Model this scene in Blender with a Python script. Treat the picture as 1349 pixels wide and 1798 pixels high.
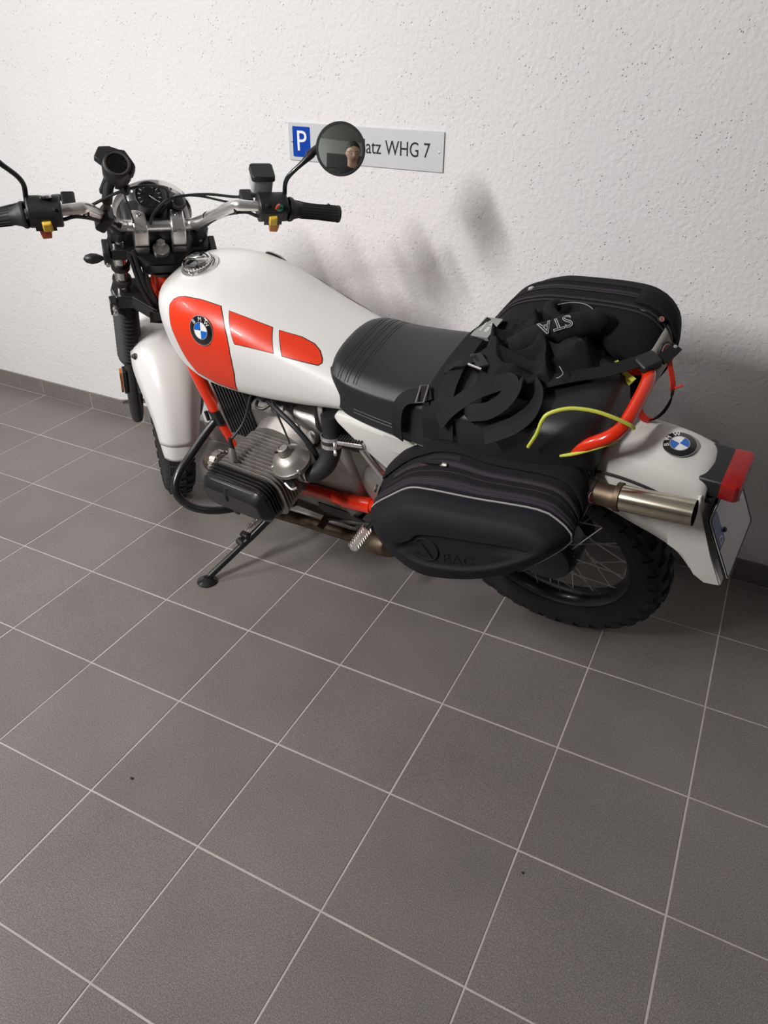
import bpy, bmesh, math, random
import numpy as np
from mathutils import Matrix, Vector
from mathutils.bvhtree import BVHTree
random.seed(7)
for _o in list(bpy.data.objects): bpy.data.objects.remove(_o, do_unlink=True)
SC = bpy.context.scene
COL = SC.collection
A3 = lambda *a: np.array(a, float)
def nrm(v):
    v = np.asarray(v, float); return v / (np.linalg.norm(v) + 1e-12)
# ------------------------------------------------------------------ camera
CAM_R = np.array([[0.8918572, 0.4522120, 0.0097485], [0.2515139, -0.4778949, -0.8416396], [-0.3759407, 0.7530743, -0.5399516]])
CAM_C = A3(2.8588, -2.1638, 1.4351)
cd = bpy.data.cameras.new('camera'); cam = bpy.data.objects.new('camera', cd); COL.objects.link(cam)
cd.sensor_fit = 'VERTICAL'; cd.sensor_height = 36.0; cd.lens = 36.0 * 1308.54 / 1798.0
cd.clip_start = 0.02; cd.clip_end = 60
cam.matrix_world = Matrix([[CAM_R[0][i], -CAM_R[1][i], -CAM_R[2][i], CAM_C[i]] for i in range(3)] + [[0, 0, 0, 1]])
SC.camera = cam
# ------------------------------------------------------------------ world, lamps, exposure
W = bpy.data.worlds.new('world'); SC.world = W; W.use_nodes = True
W.node_tree.nodes['Background'].inputs[0].default_value = (0.75, 0.8, 0.9, 1)
W.node_tree.nodes['Background'].inputs[1].default_value = 0.05
SC.view_settings.view_transform = 'Standard'; SC.view_settings.look = 'None'
SC.view_settings.gamma = 1.0; SC.view_settings.use_curve_mapping = False
SC.view_settings.exposure = 0.0
CEIL = 2.92
LAMPS = [
    (0.80, -3.30, 2.56, 0.95, 'y', 55.0, 125, (1.7, 0.0, 0.75), 'tilted tube lamp hanging towards the front of the motorcycle'),
    (-1.15, -2.3, 2.78, 1.5, 'y', 42, 140, (0.2, -1.4, 0.0), 'added tube lamp out of view near the left wall, brightening the floor'),  # added fill light for the left part of the floor, source unseen
    (2.0, -6.1, 2.78, 1.5, 'x', 22, 150, (3.6, -7.2, 1.4), 'added tube lamp out of view, lighting the wall by the roller door'),  # added light to brighten the rear wall in the mirror, source unseen
]
LAMP_FR = []
for (lx, ly, lz, ll, lax, lw, lsp, aim, _) in LAMPS:      # position, length, axis, watts, spread, aim point
    ld = bpy.data.lights.new('tube_light', 'AREA'); ld.shape = 'RECTANGLE'; ld.size = 0.14; ld.size_y = ll; ld.spread = math.radians(lsp)
    ld.energy = lw; ld.color = (1.0, 0.975, 0.96)
    lo = bpy.data.objects.new('tube_light', ld); COL.objects.link(lo)
    zz_ = nrm(A3(lx, ly, lz) - A3(*aim)); yy_ = A3(0, 1, 0) if lax == 'y' else A3(1, 0, 0); xx_ = nrm(np.cross(yy_, zz_)); yy_ = np.cross(zz_, xx_)
    lo.matrix_world = Matrix([[xx_[i], yy_[i], zz_[i], (lx, ly, lz)[i]] for i in range(3)] + [[0, 0, 0, 1]])
    LAMP_FR.append((A3(lx, ly, lz), np.stack([xx_, yy_, zz_])))

# ------------------------------------------------------------------ materials
MATS = {}
def mat(name, col, rough=0.5, metal=0.0, bump=0.0, bscale=200.0, var=0.0, vscale=8.0, coat=0.0, spec=0.5, trans=0.0, emis=0.0, bdist=0.002, detail=4.0):
    m = bpy.data.materials.new(name); m.use_nodes = True
    nt = m.node_tree; b = nt.nodes['Principled BSDF']; L = nt.links.new
    b.inputs['Base Color'].default_value = (*col, 1); b.inputs['Roughness'].default_value = rough
    b.inputs['Metallic'].default_value = metal; b.inputs['Specular IOR Level'].default_value = spec
    if coat: b.inputs['Coat Weight'].default_value = coat; b.inputs['Coat Roughness'].default_value = 0.05
    if trans: b.inputs['Transmission Weight'].default_value = trans
    if emis:
        b.inputs['Emission Color'].default_value = (*col, 1); b.inputs['Emission Strength'].default_value = emis
    tc = nt.nodes.new('ShaderNodeTexCoord')
    if var:
        n = nt.nodes.new('ShaderNodeTexNoise'); n.inputs['Scale'].default_value = vscale; n.inputs['Detail'].default_value = 5
        L(tc.outputs['Object'], n.inputs['Vector'])
        mr = nt.nodes.new('ShaderNodeMapRange'); mr.inputs['From Min'].default_value = 0.3; mr.inputs['From Max'].default_value = 0.7
        mr.inputs['To Min'].default_value = 1 - var; mr.inputs['To Max'].default_value = 1 + var
        L(n.outputs['Fac'], mr.inputs['Value'])
        mx = nt.nodes.new('ShaderNodeMix'); mx.data_type = 'RGBA'; mx.blend_type = 'MULTIPLY'; mx.inputs['Factor'].default_value = 1
        mx.inputs['A'].default_value = (*col, 1); L(mr.outputs['Result'], mx.inputs['B']); L(mx.outputs['Result'], b.inputs['Base Color'])
    if bump:
        n2 = nt.nodes.new('ShaderNodeTexNoise'); n2.inputs['Scale'].default_value = bscale; n2.inputs['Detail'].default_value = detail
        L(tc.outputs['Object'], n2.inputs['Vector'])
        bp = nt.nodes.new('ShaderNodeBump'); bp.inputs['Strength'].default_value = bump; bp.inputs['Distance'].default_value = bdist
        L(n2.outputs['Fac'], bp.inputs['Height']); L(bp.outputs['Normal'], b.inputs['Normal'])
    MATS[name] = m; return m
mat('white_paint', (0.72, 0.71, 0.69), 0.36, coat=0.12, var=0.02, vscale=5)
mat('white_plastic', (0.70, 0.685, 0.65), 0.35, var=0.04, vscale=9, bump=0.05, bscale=300)
mat('red_paint', (0.74, 0.028, 0.004), 0.22, coat=0.5)
mat('decal_red', (0.72, 0.036, 0.006), 0.38, coat=0.08)
mat('decal_line', (0.02, 0.012, 0.02), 0.4)
mat('black_paint', (0.012, 0.012, 0.013), 0.28, coat=0.2)
mat('black_plastic', (0.014, 0.014, 0.015), 0.45, bump=0.05, bscale=500)
mat('black_rubber', (0.017, 0.017, 0.018), 0.55)
mat('tyre_rubber', (0.016, 0.015, 0.015), 0.82, bump=0.1, bscale=250, var=0.2)
mat('seat_vinyl', (0.014, 0.014, 0.016), 0.42, bump=0.12, bscale=900)
mat('fabric', (0.0095, 0.0085, 0.0105), 0.92, bump=0.25, bscale=900, var=0.12, vscale=60, spec=0.25)
mat('lid_fabric', (0.0075, 0.007, 0.0095), 0.7, bump=0.2, bscale=1100, spec=0.3)
mat('zip_tape', (0.019, 0.013, 0.021), 0.8)
mat('strap', (0.011, 0.010, 0.011), 0.8, bump=0.3, bscale=700, spec=0.3)
mat('cloth', (0.017, 0.016, 0.018), 0.95, bump=0.3, bscale=500, var=0.15, vscale=40, spec=0.15)
mat('grey_panel', (0.32, 0.31, 0.275), 0.6)
mat('silver_piping', (0.42, 0.40, 0.40), 0.35, metal=0.3)
mat('thread_white', (0.36, 0.35, 0.35), 0.8)
mat('chrome', (0.78, 0.77, 0.76), 0.08, metal=1.0)
mat('brushed_alloy', (0.82, 0.80, 0.78), 0.30, metal=0.88, bump=0.03, bscale=400)
mat('cast_alloy', (0.33, 0.31, 0.29), 0.42, metal=0.7, bump=0.15, bscale=260, var=0.15, vscale=20)
mat('fin_alloy', (0.36, 0.34, 0.32), 0.45, metal=0.8, var=0.2, vscale=40)
mat('dark_alloy', (0.07, 0.062, 0.055), 0.5, metal=0.6, var=0.2, vscale=20)
mat('rust_steel', (0.15, 0.112, 0.078), 0.55, metal=0.9, var=0.45, vscale=30)
mat('tip_steel', (0.55, 0.50, 0.40), 0.18, metal=1.0, var=0.2, vscale=16)
mat('gold_screw', (0.5, 0.38, 0.2), 0.35, metal=0.9)
mat('mirror_glass', (0.74, 0.80, 0.76), 0.015, metal=1.0)
mat('glass_dark', (0.006, 0.006, 0.007), 0.08)
mat('yellow_switch', (0.70, 0.46, 0.05), 0.4)
mat('orange_switch', (0.60, 0.20, 0.04), 0.4)
mat('orange_dark', (0.55, 0.10, 0.03), 0.4)
mat('green_switch', (0.02, 0.16, 0.11), 0.4)
mat('red_switch', (0.45, 0.04, 0.02), 0.4)
mat('reservoir', (0.40, 0.42, 0.43), 0.25, trans=0.15)
mat('reflector', (0.55, 0.17, 0.03), 0.25)
mat('tail_lens', (0.30, 0.006, 0.006), 0.22, coat=0.3, var=0.15, vscale=25)
mat('plate_white', (0.62, 0.60, 0.61), 0.3)
mat('plate_blue', (0.03, 0.06, 0.24), 0.3)
mat('emblem_blue', (0.01, 0.13, 0.52), 0.2, coat=0.5)
mat('emblem_white', (0.80, 0.80, 0.80), 0.2, coat=0.5)
mat('emblem_black', (0.010, 0.009, 0.010), 0.2, coat=0.5)
mat('yellow_cord', (0.62, 0.66, 0.09), 0.5)
mat('red_strap', (0.65, 0.03, 0.015), 0.5)
mat('badge_red', (0.35, 0.015, 0.02), 0.4)
mat('badge_pink', (0.55, 0.36, 0.36), 0.4)
mat('sign_silver', (0.60, 0.615, 0.63), 0.38, metal=0.15)
mat('sign_blue', (0.006, 0.055, 0.36), 0.25)
mat('sign_white', (0.82, 0.82, 0.84), 0.35)
mat('sign_black', (0.010, 0.010, 0.012), 0.4)
mat('lamp_body', (0.75, 0.75, 0.75), 0.5)
mat('lamp_tube', (1.0, 0.97, 0.94), 0.5, emis=4.0)
mat('skin', (0.66, 0.42, 0.32), 0.5, var=0.06, vscale=30)
mat('hair', (0.035, 0.028, 0.022), 0.6, bump=0.5, bscale=300)
mat('jacket', (0.010, 0.010, 0.013), 0.85, bump=0.2, bscale=300)
mat('trousers', (0.016, 0.020, 0.035), 0.9, bump=0.2, bscale=400)
mat('door_slat', (0.17, 0.17, 0.17), 0.5)
mat('door_slat_warm', (0.22, 0.19, 0.16), 0.5)
mat('dial', (0.020, 0.021, 0.022), 0.3)
mat('dial_mark', (0.45, 0.45, 0.42), 0.4)
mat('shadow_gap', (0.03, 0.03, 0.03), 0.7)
mat('crumb', (0.02, 0.018, 0.015), 0.9)
mat('label_card', (0.235, 0.255, 0.235), 0.6)

def wall_material():
    m = bpy.data.materials.new('wall_plaster'); m.use_nodes = True; nt = m.node_tree; b = nt.nodes['Principled BSDF']; L = nt.links.new
    b.inputs['Roughness'].default_value = 0.88; b.inputs['Specular IOR Level'].default_value = 0.2
    tc = nt.nodes.new('ShaderNodeTexCoord')
    big = nt.nodes.new('ShaderNodeTexNoise'); big.inputs['Scale'].default_value = 1.1; big.inputs['Detail'].default_value = 3
    L(tc.outputs['Object'], big.inputs['Vector'])
    cr = nt.nodes.new('ShaderNodeValToRGB'); cr.color_ramp.elements[0].color = (0.735, 0.73, 0.735, 1); cr.color_ramp.elements[1].color = (0.79, 0.775, 0.775, 1)
    cr.color_ramp.elements[0].position = 0.35; cr.color_ramp.elements[1].position = 0.65
    L(big.outputs['Fac'], cr.inputs['Fac']); L(cr.outputs['Color'], b.inputs['Base Color'])
    # sprayed plaster: scattered grains plus a fine roughness, thicker in patches
    v = nt.nodes.new('ShaderNodeTexVoronoi'); v.inputs['Scale'].default_value = 95; v.inputs['Randomness'].default_value = 1
    L(tc.outputs['Object'], v.inputs['Vector'])
    rr = nt.nodes.new('ShaderNodeMapRange'); rr.inputs['From Min'].default_value = 0.0; rr.inputs['From Max'].default_value = 0.22
    rr.inputs['To Min'].default_value = 1; rr.inputs['To Max'].default_value = 0; L(v.outputs['Distance'], rr.inputs['Value'])
    msk = nt.nodes.new('ShaderNodeTexNoise'); msk.inputs['Scale'].default_value = 26; msk.inputs['Detail'].default_value = 2; L(tc.outputs['Object'], msk.inputs['Vector'])
    mr = nt.nodes.new('ShaderNodeMapRange'); mr.inputs['From Min'].default_value = 0.5; mr.inputs['From Max'].default_value = 0.62; L(msk.outputs['Fac'], mr.inputs['Value'])
    mul = nt.nodes.new('ShaderNodeMath'); mul.operation = 'MULTIPLY'; L(rr.outputs['Result'], mul.inputs[0]); L(mr.outputs['Result'], mul.inputs[1])
    fn = nt.nodes.new('ShaderNodeTexNoise'); fn.inputs['Scale'].default_value = 75; fn.inputs['Detail'].default_value = 5; L(tc.outputs['Object'], fn.inputs['Vector'])
    ad = nt.nodes.new('ShaderNodeMath'); ad.operation = 'MULTIPLY_ADD'; ad.inputs[1].default_value = 0.75; L(fn.outputs['Fac'], ad.inputs[0]); L(mul.outputs[0], ad.inputs[2])
    bp = nt.nodes.new('ShaderNodeBump'); bp.inputs['Strength'].default_value = 0.75; bp.inputs['Distance'].default_value = 0.005
    L(ad.outputs[0], bp.inputs['Height']); L(bp.outputs['Normal'], b.inputs['Normal'])
    MATS['wall_plaster'] = m
wall_material()
mat('ceiling_paint', (0.62, 0.63, 0.62), 0.9, bump=0.1, bscale=60)
mat('back_wall_paint', (0.72, 0.73, 0.72), 0.9, bump=0.1, bscale=60)
def tile_material(name, grid):
    m = bpy.data.materials.new(name); m.use_nodes = True; nt = m.node_tree; b = nt.nodes['Principled BSDF']; L = nt.links.new
    b.inputs['Roughness'].default_value = 0.40; b.inputs['Specular IOR Level'].default_value = 0.6
    geo = nt.nodes.new('ShaderNodeNewGeometry'); oi = nt.nodes.new('ShaderNodeObjectInfo')
    n1 = nt.nodes.new('ShaderNodeTexNoise'); n1.inputs['Scale'].default_value = 420; n1.inputs['Detail'].default_value = 3; L(geo.outputs['Position'], n1.inputs['Vector'])
    n2 = nt.nodes.new('ShaderNodeTexNoise'); n2.inputs['Scale'].default_value = 5; n2.inputs['Detail'].default_value = 4; L(geo.outputs['Position'], n2.inputs['Vector'])
    cr = nt.nodes.new('ShaderNodeValToRGB'); e = cr.color_ramp.elements
    e[0].position = 0.36; e[0].color = (0.125, 0.113, 0.108, 1); e[1].position = 0.65; e[1].color = (0.27, 0.245, 0.232, 1)
    x = cr.color_ramp.elements.new(0.5); x.color = (0.185, 0.167, 0.159, 1)
    L(n1.outputs['Fac'], cr.inputs['Fac'])
    mr = nt.nodes.new('ShaderNodeMapRange'); mr.inputs['From Min'].default_value = 0.3; mr.inputs['From Max'].default_value = 0.7; mr.inputs['To Min'].default_value = 0.93; mr.inputs['To Max'].default_value = 1.07
    L(n2.outputs['Fac'], mr.inputs['Value'])
    mr2 = nt.nodes.new('ShaderNodeMapRange'); mr2.inputs['To Min'].default_value = 0.95; mr2.inputs['To Max'].default_value = 1.05; L(oi.outputs['Random'], mr2.inputs['Value'])
    mm = nt.nodes.new('ShaderNodeMath'); mm.operation = 'MULTIPLY'; L(mr.outputs['Result'], mm.inputs[0]); L(mr2.outputs['Result'], mm.inputs[1])
    mx = nt.nodes.new('ShaderNodeMix'); mx.data_type = 'RGBA'; mx.blend_type = 'MULTIPLY'; mx.inputs['Factor'].default_value = 1
    L(cr.outputs['Color'], mx.inputs['A']); L(mm.outputs[0], mx.inputs['B'])
    out = mx.outputs['Result']
    if grid:   # far floor, outside the picture: joints in the colour only
        br = nt.nodes.new('ShaderNodeTexBrick'); br.offset = 0; br.inputs['Scale'].default_value = 1; br.inputs['Brick Width'].default_value = 0.3; br.inputs['Row Height'].default_value = 0.3
        br.inputs['Mortar Size'].default_value = 0.0016; br.inputs['Mortar'].default_value = (0.42, 0.38, 0.35, 1); L(geo.outputs['Position'], br.inputs['Vector'])
        L(out, br.inputs['Color1']); L(out, br.inputs['Color2']); out = br.outputs['Color']
    L(out, b.inputs['Base Color'])
    bp = nt.nodes.new('ShaderNodeBump'); bp.inputs['Strength'].default_value = 0.12; bp.inputs['Distance'].default_value = 0.001
    L(n1.outputs['Fac'], bp.inputs['Height']); L(bp.outputs['Normal'], b.inputs['Normal'])
    MATS[name] = m
tile_material('floor_tile', False); tile_material('floor_far', True)
mat('grout', (0.50, 0.455, 0.425), 0.9, bump=0.2, bscale=300, var=0.12, vscale=12)

# ------------------------------------------------------------------ mesh helpers
class Frame:
    def __init__(s, o, ax): s.o = np.asarray(o, float); s.ax = np.asarray(ax, float)   # rows = axes
    def __call__(s, p): return np.asarray(p, float) @ s.ax + s.o
IDF = Frame((0, 0, 0), np.eye(3))
def cr(pts, n=8, closed=False):
    P = [np.asarray(p, float) for p in pts]; out = []; m = len(P)
    rng = range(m if closed else m - 1)
    for i in rng:
        p1, p2 = P[i], P[(i + 1) % m]
        p0 = P[i - 1] if (i > 0 or closed) else 2 * p1 - p2
        p3 = P[(i + 2) % m] if (i + 2 < m or closed) else 2 * p2 - p1
        for k in range(n):
            t = k / n
            out.append(0.5 * (2 * p1 + (p2 - p0) * t + (2 * p0 - 5 * p1 + 4 * p2 - p3) * t * t + (3 * p1 - p0 - 3 * p2 + p3) * t ** 3))
    if not closed: out.append(P[-1])
    return out
def interp(xs, ys, n):
    """smooth table lookup: Catmull-Rom on (xs, rows of ys), n samples"""
    rows = cr([np.r_[x, y] for x, y in zip(xs, ys)], n); return np.array(rows)
class MB:
    def __init__(s, fr=IDF): s.v = []; s.f = []; s.fr = fr
    def add(s, vs, fs, fr=None):
        o = len(s.v)
        for v in vs: s.v.append((fr or s.fr)(v))
        s.f += [[i + o for i in f] for f in fs]; return s
    def loft(s, rings, closed=True, cap=True, loop=False, fr=None):
        n = len(rings[0]); m = len(rings); vs = [p for r in rings for p in r]; fs = []
        for i in range(m if loop else m - 1):
            for j in range(n if closed else n - 1):
                a, b = i * n + j, i * n + (j + 1) % n; i2 = (i + 1) % m
                fs.append([a, b, i2 * n + (j + 1) % n, i2 * n + j])
        if cap and not loop and closed: fs += [list(range(n))[::-1], [(m - 1) * n + j for j in range(n)]]
        return s.add(vs, fs, fr)
    def tube(s, pts, r, n=10, flat=None, up=None, cap=True, loop=False, fr=None):
        P = [np.asarray(p, float) for p in pts]; m = len(P); rs = r if hasattr(r, '__len__') else [r] * m
        T = []
        for i in range(m):
            a = P[i - 1] if (i > 0 or loop) else P[i]; b = P[(i + 1) % m] if (i < m - 1 or loop) else P[i]
            T.append(nrm(b - a))
        u = np.asarray(up, float) if up is not None and not isinstance(up, list) else None
        N0 = u if u is not None else (A3(0, 0, 1) if abs(T[0][2]) < 0.9 else A3(1, 0, 0))
        rings = []; N = N0
        for i in range(m):
            if isinstance(up, list): N = np.asarray(up[i], float)
            elif u is not None: N = u
            N = nrm(N - T[i] * (N @ T[i])); B = np.cross(T[i], N)
            if flat:
                w, t = flat; w2 = w[i] if hasattr(w, '__len__') else w
                q = [(-w2, -t), (w2, -t), (w2, t), (-w2, t)]
                rings.append([P[i] + B * a * 0.5 + N * b * 0.5 for a, b in q])
            else:
                rings.append([P[i] + rs[i] * (math.cos(2 * math.pi * k / n) * N + math.sin(2 * math.pi * k / n) * B) for k in range(n)])
        return s.loft(rings, cap=cap, loop=loop, fr=fr)
    def box(s, c, size, R=None, fr=None):
        c = np.asarray(c, float); h = np.asarray(size, float) / 2; R = np.eye(3) if R is None else np.asarray(R, float)
        vs = [c + np.array([x * h[0], y * h[1], z * h[2]]) @ R for x in (-1, 1) for y in (-1, 1) for z in (-1, 1)]
        return s.add(vs, [[0, 1, 3, 2], [4, 6, 7, 5], [0, 4, 5, 1], [2, 3, 7, 6], [0, 2, 6, 4], [1, 5, 7, 3]], fr)
    def lathe(s, prof, o, d, n=24, up=None, cap=True, fr=None):
        """prof: (radius, distance along d)"""
        o = np.asarray(o, float); d = nrm(d); h = A3(0, 0, 1) if abs(d[2]) < 0.9 else A3(1, 0, 0)
        if up is not None: h = np.asarray(up, float)
        u = nrm(h - d * (h @ d)); w = np.cross(d, u)
        return s.loft([[o + d * t + r * (math.cos(2 * math.pi * k / n) * u + math.sin(2 * math.pi * k / n) * w) for k in range(n)] for r, t in prof], cap=cap, fr=fr)
    def prism(s, poly, o, u, v, h, inset=0.0, bev=0.0, fr=None):
        """poly in (u,v) coordinates, extruded by h (vector); optional rounded outer edge"""
        o, u, v, h = (np.asarray(q, float) for q in (o, u, v, h))
        P = np.array(poly, float); c = P.mean(0)
        def ring(sc, k): return [o + u * (c[0] + (p[0] - c[0]) * sc) + v * (c[1] + (p[1] - c[1]) * sc) + h * k for p in P]
        if bev: rings = [ring(1, 0), ring(1, 1 - bev), ring(1 - inset, 1)]
        else: rings = [ring(1, 0), ring(1 - inset, 1)]
        return s.loft(rings, fr=fr)
    def ball(s, c, r, n=12, sc=(1, 1, 1), fr=None):
        c = np.asarray(c, float); rings = []
        for i in range(1, n):
            t = math.pi * i / n
            rings.append([c + r * np.array([math.sin(t) * math.cos(2 * math.pi * k / (2 * n)) * sc[0], math.sin(t) * math.sin(2 * math.pi * k / (2 * n)) * sc[1], math.cos(t) * sc[2]]) for k in range(2 * n)])
        return s.loft(rings, fr=fr)
    def mesh(s, name, base=None):
        me = bpy.data.meshes.new(name); V = np.array(s.v)
        if base is not None: V = V - np.asarray(base)
        me.from_pydata(V.tolist(), [], s.f); me.update(); return me
def finish(me, smooth=38, m=None):
    bm = bmesh.new(); bm.from_mesh(me); bmesh.ops.recalc_face_normals(bm, faces=bm.faces); bm.to_mesh(me); bm.free()
    if smooth:
        for p in me.polygons: p.use_smooth = True
        me.set_sharp_from_angle(angle=math.radians(smooth))
    if m: me.materials.append(MATS[m])
class Thing:
    """one top-level thing: an Empty at its base; parts are meshes in the frame's coordinates"""
    def __init__(s, name, label, cat, fr=IDF, base=(0, 0, 0), group=None, kind=None):
        s.fr = fr; s.base = np.asarray(base, float)
        e = bpy.data.objects.new(name, None); e.empty_display_size = 0.1; COL.objects.link(e)
        o = fr(s.base); M4 = Matrix([[fr.ax[0][i], fr.ax[1][i], fr.ax[2][i], o[i]] for i in range(3)] + [[0, 0, 0, 1]])
        e.matrix_world = M4; s.o = e
        if label: e['label'] = label
        if cat: e['category'] = cat
        if group: e['group'] = group
        if kind: e['kind'] = kind
    def part(s, name, mb, m, parent=None, smooth=38, bevel=0.0, sub=0, kind=None, label=None, solid=0.0):
        me = mb.mesh(name, s.base); finish(me, smooth, m)
        o = bpy.data.objects.new(name, me); COL.objects.link(o); o.parent = parent or s.o
        if bevel:
            b = o.modifiers.new('bevel', 'BEVEL'); b.width = bevel; b.segments = 2; b.limit_method = 'ANGLE'; b.angle_limit = math.radians(35)
        if sub:
            b = o.modifiers.new('subsurf', 'SUBSURF'); b.levels = sub; b.render_levels = sub
        if solid:
            b = o.modifiers.new('solid', 'SOLIDIFY'); b.thickness = solid; b.offset = 0
        if kind: o['kind'] = kind
        if label: o['label'] = label
        return o
    def copy(s, ob, parent=None):
        c = ob.copy(); COL.objects.link(c); c.parent = parent or ob.parent; return c
def single(name, mb, m, label=None, cat=None, kind=None, smooth=38, group=None, parent=None, bevel=0.0):
    V = np.array(mb.v); base = A3(V[:, 0].mean(), V[:, 1].mean(), V[:, 2].min()) if kind != 'structure' else A3(0, 0, 0)
    me = mb.mesh(name, base); finish(me, smooth, m); o = bpy.data.objects.new(name, me); o.location = base; COL.objects.link(o)
    if label: o['label'] = label
    if cat: o['category'] = cat
    if kind: o['kind'] = kind
    if group: o['group'] = group
    if parent: o.parent = parent
    if bevel:
        b = o.modifiers.new('bevel', 'BEVEL'); b.width = bevel; b.segments = 2; b.limit_method = 'ANGLE'
    return o
def text_geo(s, size=1.0, outline=0.0, depth=0.0, align='CENTER', squeeze=1.0):
    """lettering as mesh: verts (x right, y up, z out), faces"""
    cu = bpy.data.curves.new('lettering', 'FONT'); cu.body = s; cu.size = size; cu.align_x = align; cu.align_y = 'CENTER'; cu.resolution_u = 4
    if outline: cu.fill_mode = 'NONE'; cu.bevel_depth = outline; cu.bevel_resolution = 0; cu.extrude = 0
    else: cu.extrude = depth / 2
    ob = bpy.data.objects.new('lettering', cu); COL.objects.link(ob)
    dg = bpy.context.evaluated_depsgraph_get(); dg.update()
    me = bpy.data.meshes.new_from_object(ob.evaluated_get(dg))
    vs = [(v.co.x * squeeze, v.co.y, v.co.z) for v in me.vertices]; fs = [list(p.vertices) for p in me.polygons]
    bpy.data.objects.remove(ob); bpy.data.curves.remove(cu); bpy.data.meshes.remove(me)
    return vs, fs
def rrect(w, h, r, n=4):
    out = []
    for cx, cy, a0 in ((w / 2 - r, h / 2 - r, 0), (-w / 2 + r, h / 2 - r, 90), (-w / 2 + r, -h / 2 + r, 180), (w / 2 - r, -h / 2 + r, 270)):
        for k in range(n + 1):
            a = math.radians(a0 + 90 * k / n); out.append((cx + r * math.cos(a), cy + r * math.sin(a)))
    return out
# ------------------------------------------------------------------ the room
X0, X1, Y1 = -2.6, 7.0, -7.2
T = 0.30; I0, I1, J0, J1 = -4, 15, 0, 8
floor = single('floor', MB().box(((I0 + I1 + 1) / 2 * T, -(J1 + 1) / 2 * T, -0.0112), ((I1 - I0 + 1) * T, (J1 + 1) * T, 0.02)), 'grout', kind='structure', smooth=0)
g = 0.0040
tile_me = MB().loft([[(x * (T - g) / 2, y * (T - g) / 2, -0.008) for x, y in ((-1, -1), (1, -1), (1, 1), (-1, 1))],
                     [(x * (T - g) / 2, y * (T - g) / 2, -0.0008) for x, y in ((-1, -1), (1, -1), (1, 1), (-1, 1))],
                     [(x * ((T - g) / 2 - 0.0008), y * ((T - g) / 2 - 0.0008), 0) for x, y in ((-1, -1), (1, -1), (1, 1), (-1, 1))]]).mesh('tile')
finish(tile_me, 0, 'floor_tile')
for i in range(I0, I1 + 1):
    for j in range(J0, J1 + 1):
        o = bpy.data.objects.new('tile', tile_me); o.parent = floor; COL.objects.link(o)
        o.location = ((i + 0.5) * T + random.uniform(-.0004, .0004), -(j + 0.5) * T + random.uniform(-.0004, .0004), random.uniform(-.0004, 0.0))
xa, xb, ya = I0 * T, (I1 + 1) * T, -(J1 + 1) * T
far = MB()
far.box(((X0 + xa) / 2, (0 + Y1) / 2, -0.011), (xa - X0, -Y1, 0.022)); far.box(((X1 + xb) / 2, Y1 / 2, -0.011), (X1 - xb, -Y1, 0.022))
far.box(((xa + xb) / 2, (ya + Y1) / 2, -0.011), (xb - xa, ya - Y1, 0.022))
single('floor_field', far, 'floor_far', kind='structure', smooth=0, parent=floor)
single('wall_back', MB().box(((X0 + X1) / 2, 0.112, 1.46), (X1 - X0 + 0.4, 0.2, 3.0)), 'wall_plaster', kind='structure', smooth=0)
single('wall_left', MB().box((X0 - 0.1, Y1 / 2 + 0.005, 1.46), (0.2, -Y1 + 0.01, 3.0)), 'back_wall_paint', kind='structure', smooth=0)
single('wall_right', MB().box((X1 + 0.1, Y1 / 2 + 0.005, 1.46), (0.2, -Y1 + 0.01, 3.0)), 'back_wall_paint', kind='structure', smooth=0)
single('wall_front', MB().box(((X0 + X1) / 2, Y1 - 0.1, 1.46), (X1 - X0 + 0.4, 0.2, 3.0)), 'back_wall_paint', kind='structure', smooth=0)
single('ceiling', MB().box(((X0 + X1) / 2, Y1 / 2, CEIL + 0.06), (X1 - X0 + 0.4, -Y1 + 0.4, 0.12)), 'ceiling_paint', kind='structure', smooth=0)
bb = single('baseboard_back', MB().box(((X0 + X1) / 2, 0.0070, 0.036), (X1 - X0, 0.010, 0.072)), 'grout', kind='structure', smooth=0)
btile = MB().box((0, 0, 0), (T - g, 0.009, 0.073)).mesh('baseboard_tile'); finish(btile, 0, 'floor_tile')
for i in range(-8, 23):
    o = bpy.data.objects.new('baseboard_tile', btile); o.parent = bb; COL.objects.link(o); o.location = ((i + 0.5) * T, 0.0055 + random.uniform(-.0005, .0005), 0.0375)
# roller door in the wall behind the camera, seen only in the mirror
dr = Thing('door_1', None, None, IDF, (4.9, Y1 + 0.02, 0), kind='structure')
for k in range(6):
    dr.part('panel', MB().box((4.9, Y1 + 0.03, 0.21 + k * 0.42), (2.75, 0.04, 0.405)), 'door_slat' if k % 2 else 'door_slat_warm', smooth=0)
for k in range(5):
    dr.part('panel_seam', MB().box((4.9, Y1 + 0.02, 0.42 + k * 0.42), (2.75, 0.03, 0.03)), 'shadow_gap', smooth=0)
# ceiling lamps, the left and rear ones added as fill: a trough on two rods, tilted the way it shines
for (lx, ly, lz, ll, lax, lw, lsp, aim, lab), (lo_, la_) in zip(LAMPS, LAMP_FR):
    lf_ = Frame(lo_, la_); t = Thing('ceiling_lamp', lab, 'lamp', IDF, lo_, group='ceiling lamps')
    t.part('housing', MB(lf_).box((0, 0, 0.055), (0.16, ll + 0.06, 0.05)), 'lamp_body', bevel=0.006)
    t.part('tube', MB(lf_).lathe([(0.013, 0), (0.013, ll)], (0, -ll / 2, 0.016), (0, 1, 0), 12), 'lamp_tube')
    for s in (-1, 1):
        t.part('socket', MB(lf_).box((0, s * (ll / 2 + 0.012), 0.022), (0.035, 0.02, 0.05)), 'lamp_body')
        q_ = lf_((0, s * ll * 0.35, 0.08)); t.part('rod', MB().tube([q_, (q_[0], q_[1], CEIL + 0.005)], 0.006, 8), 'brushed_alloy')
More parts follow.
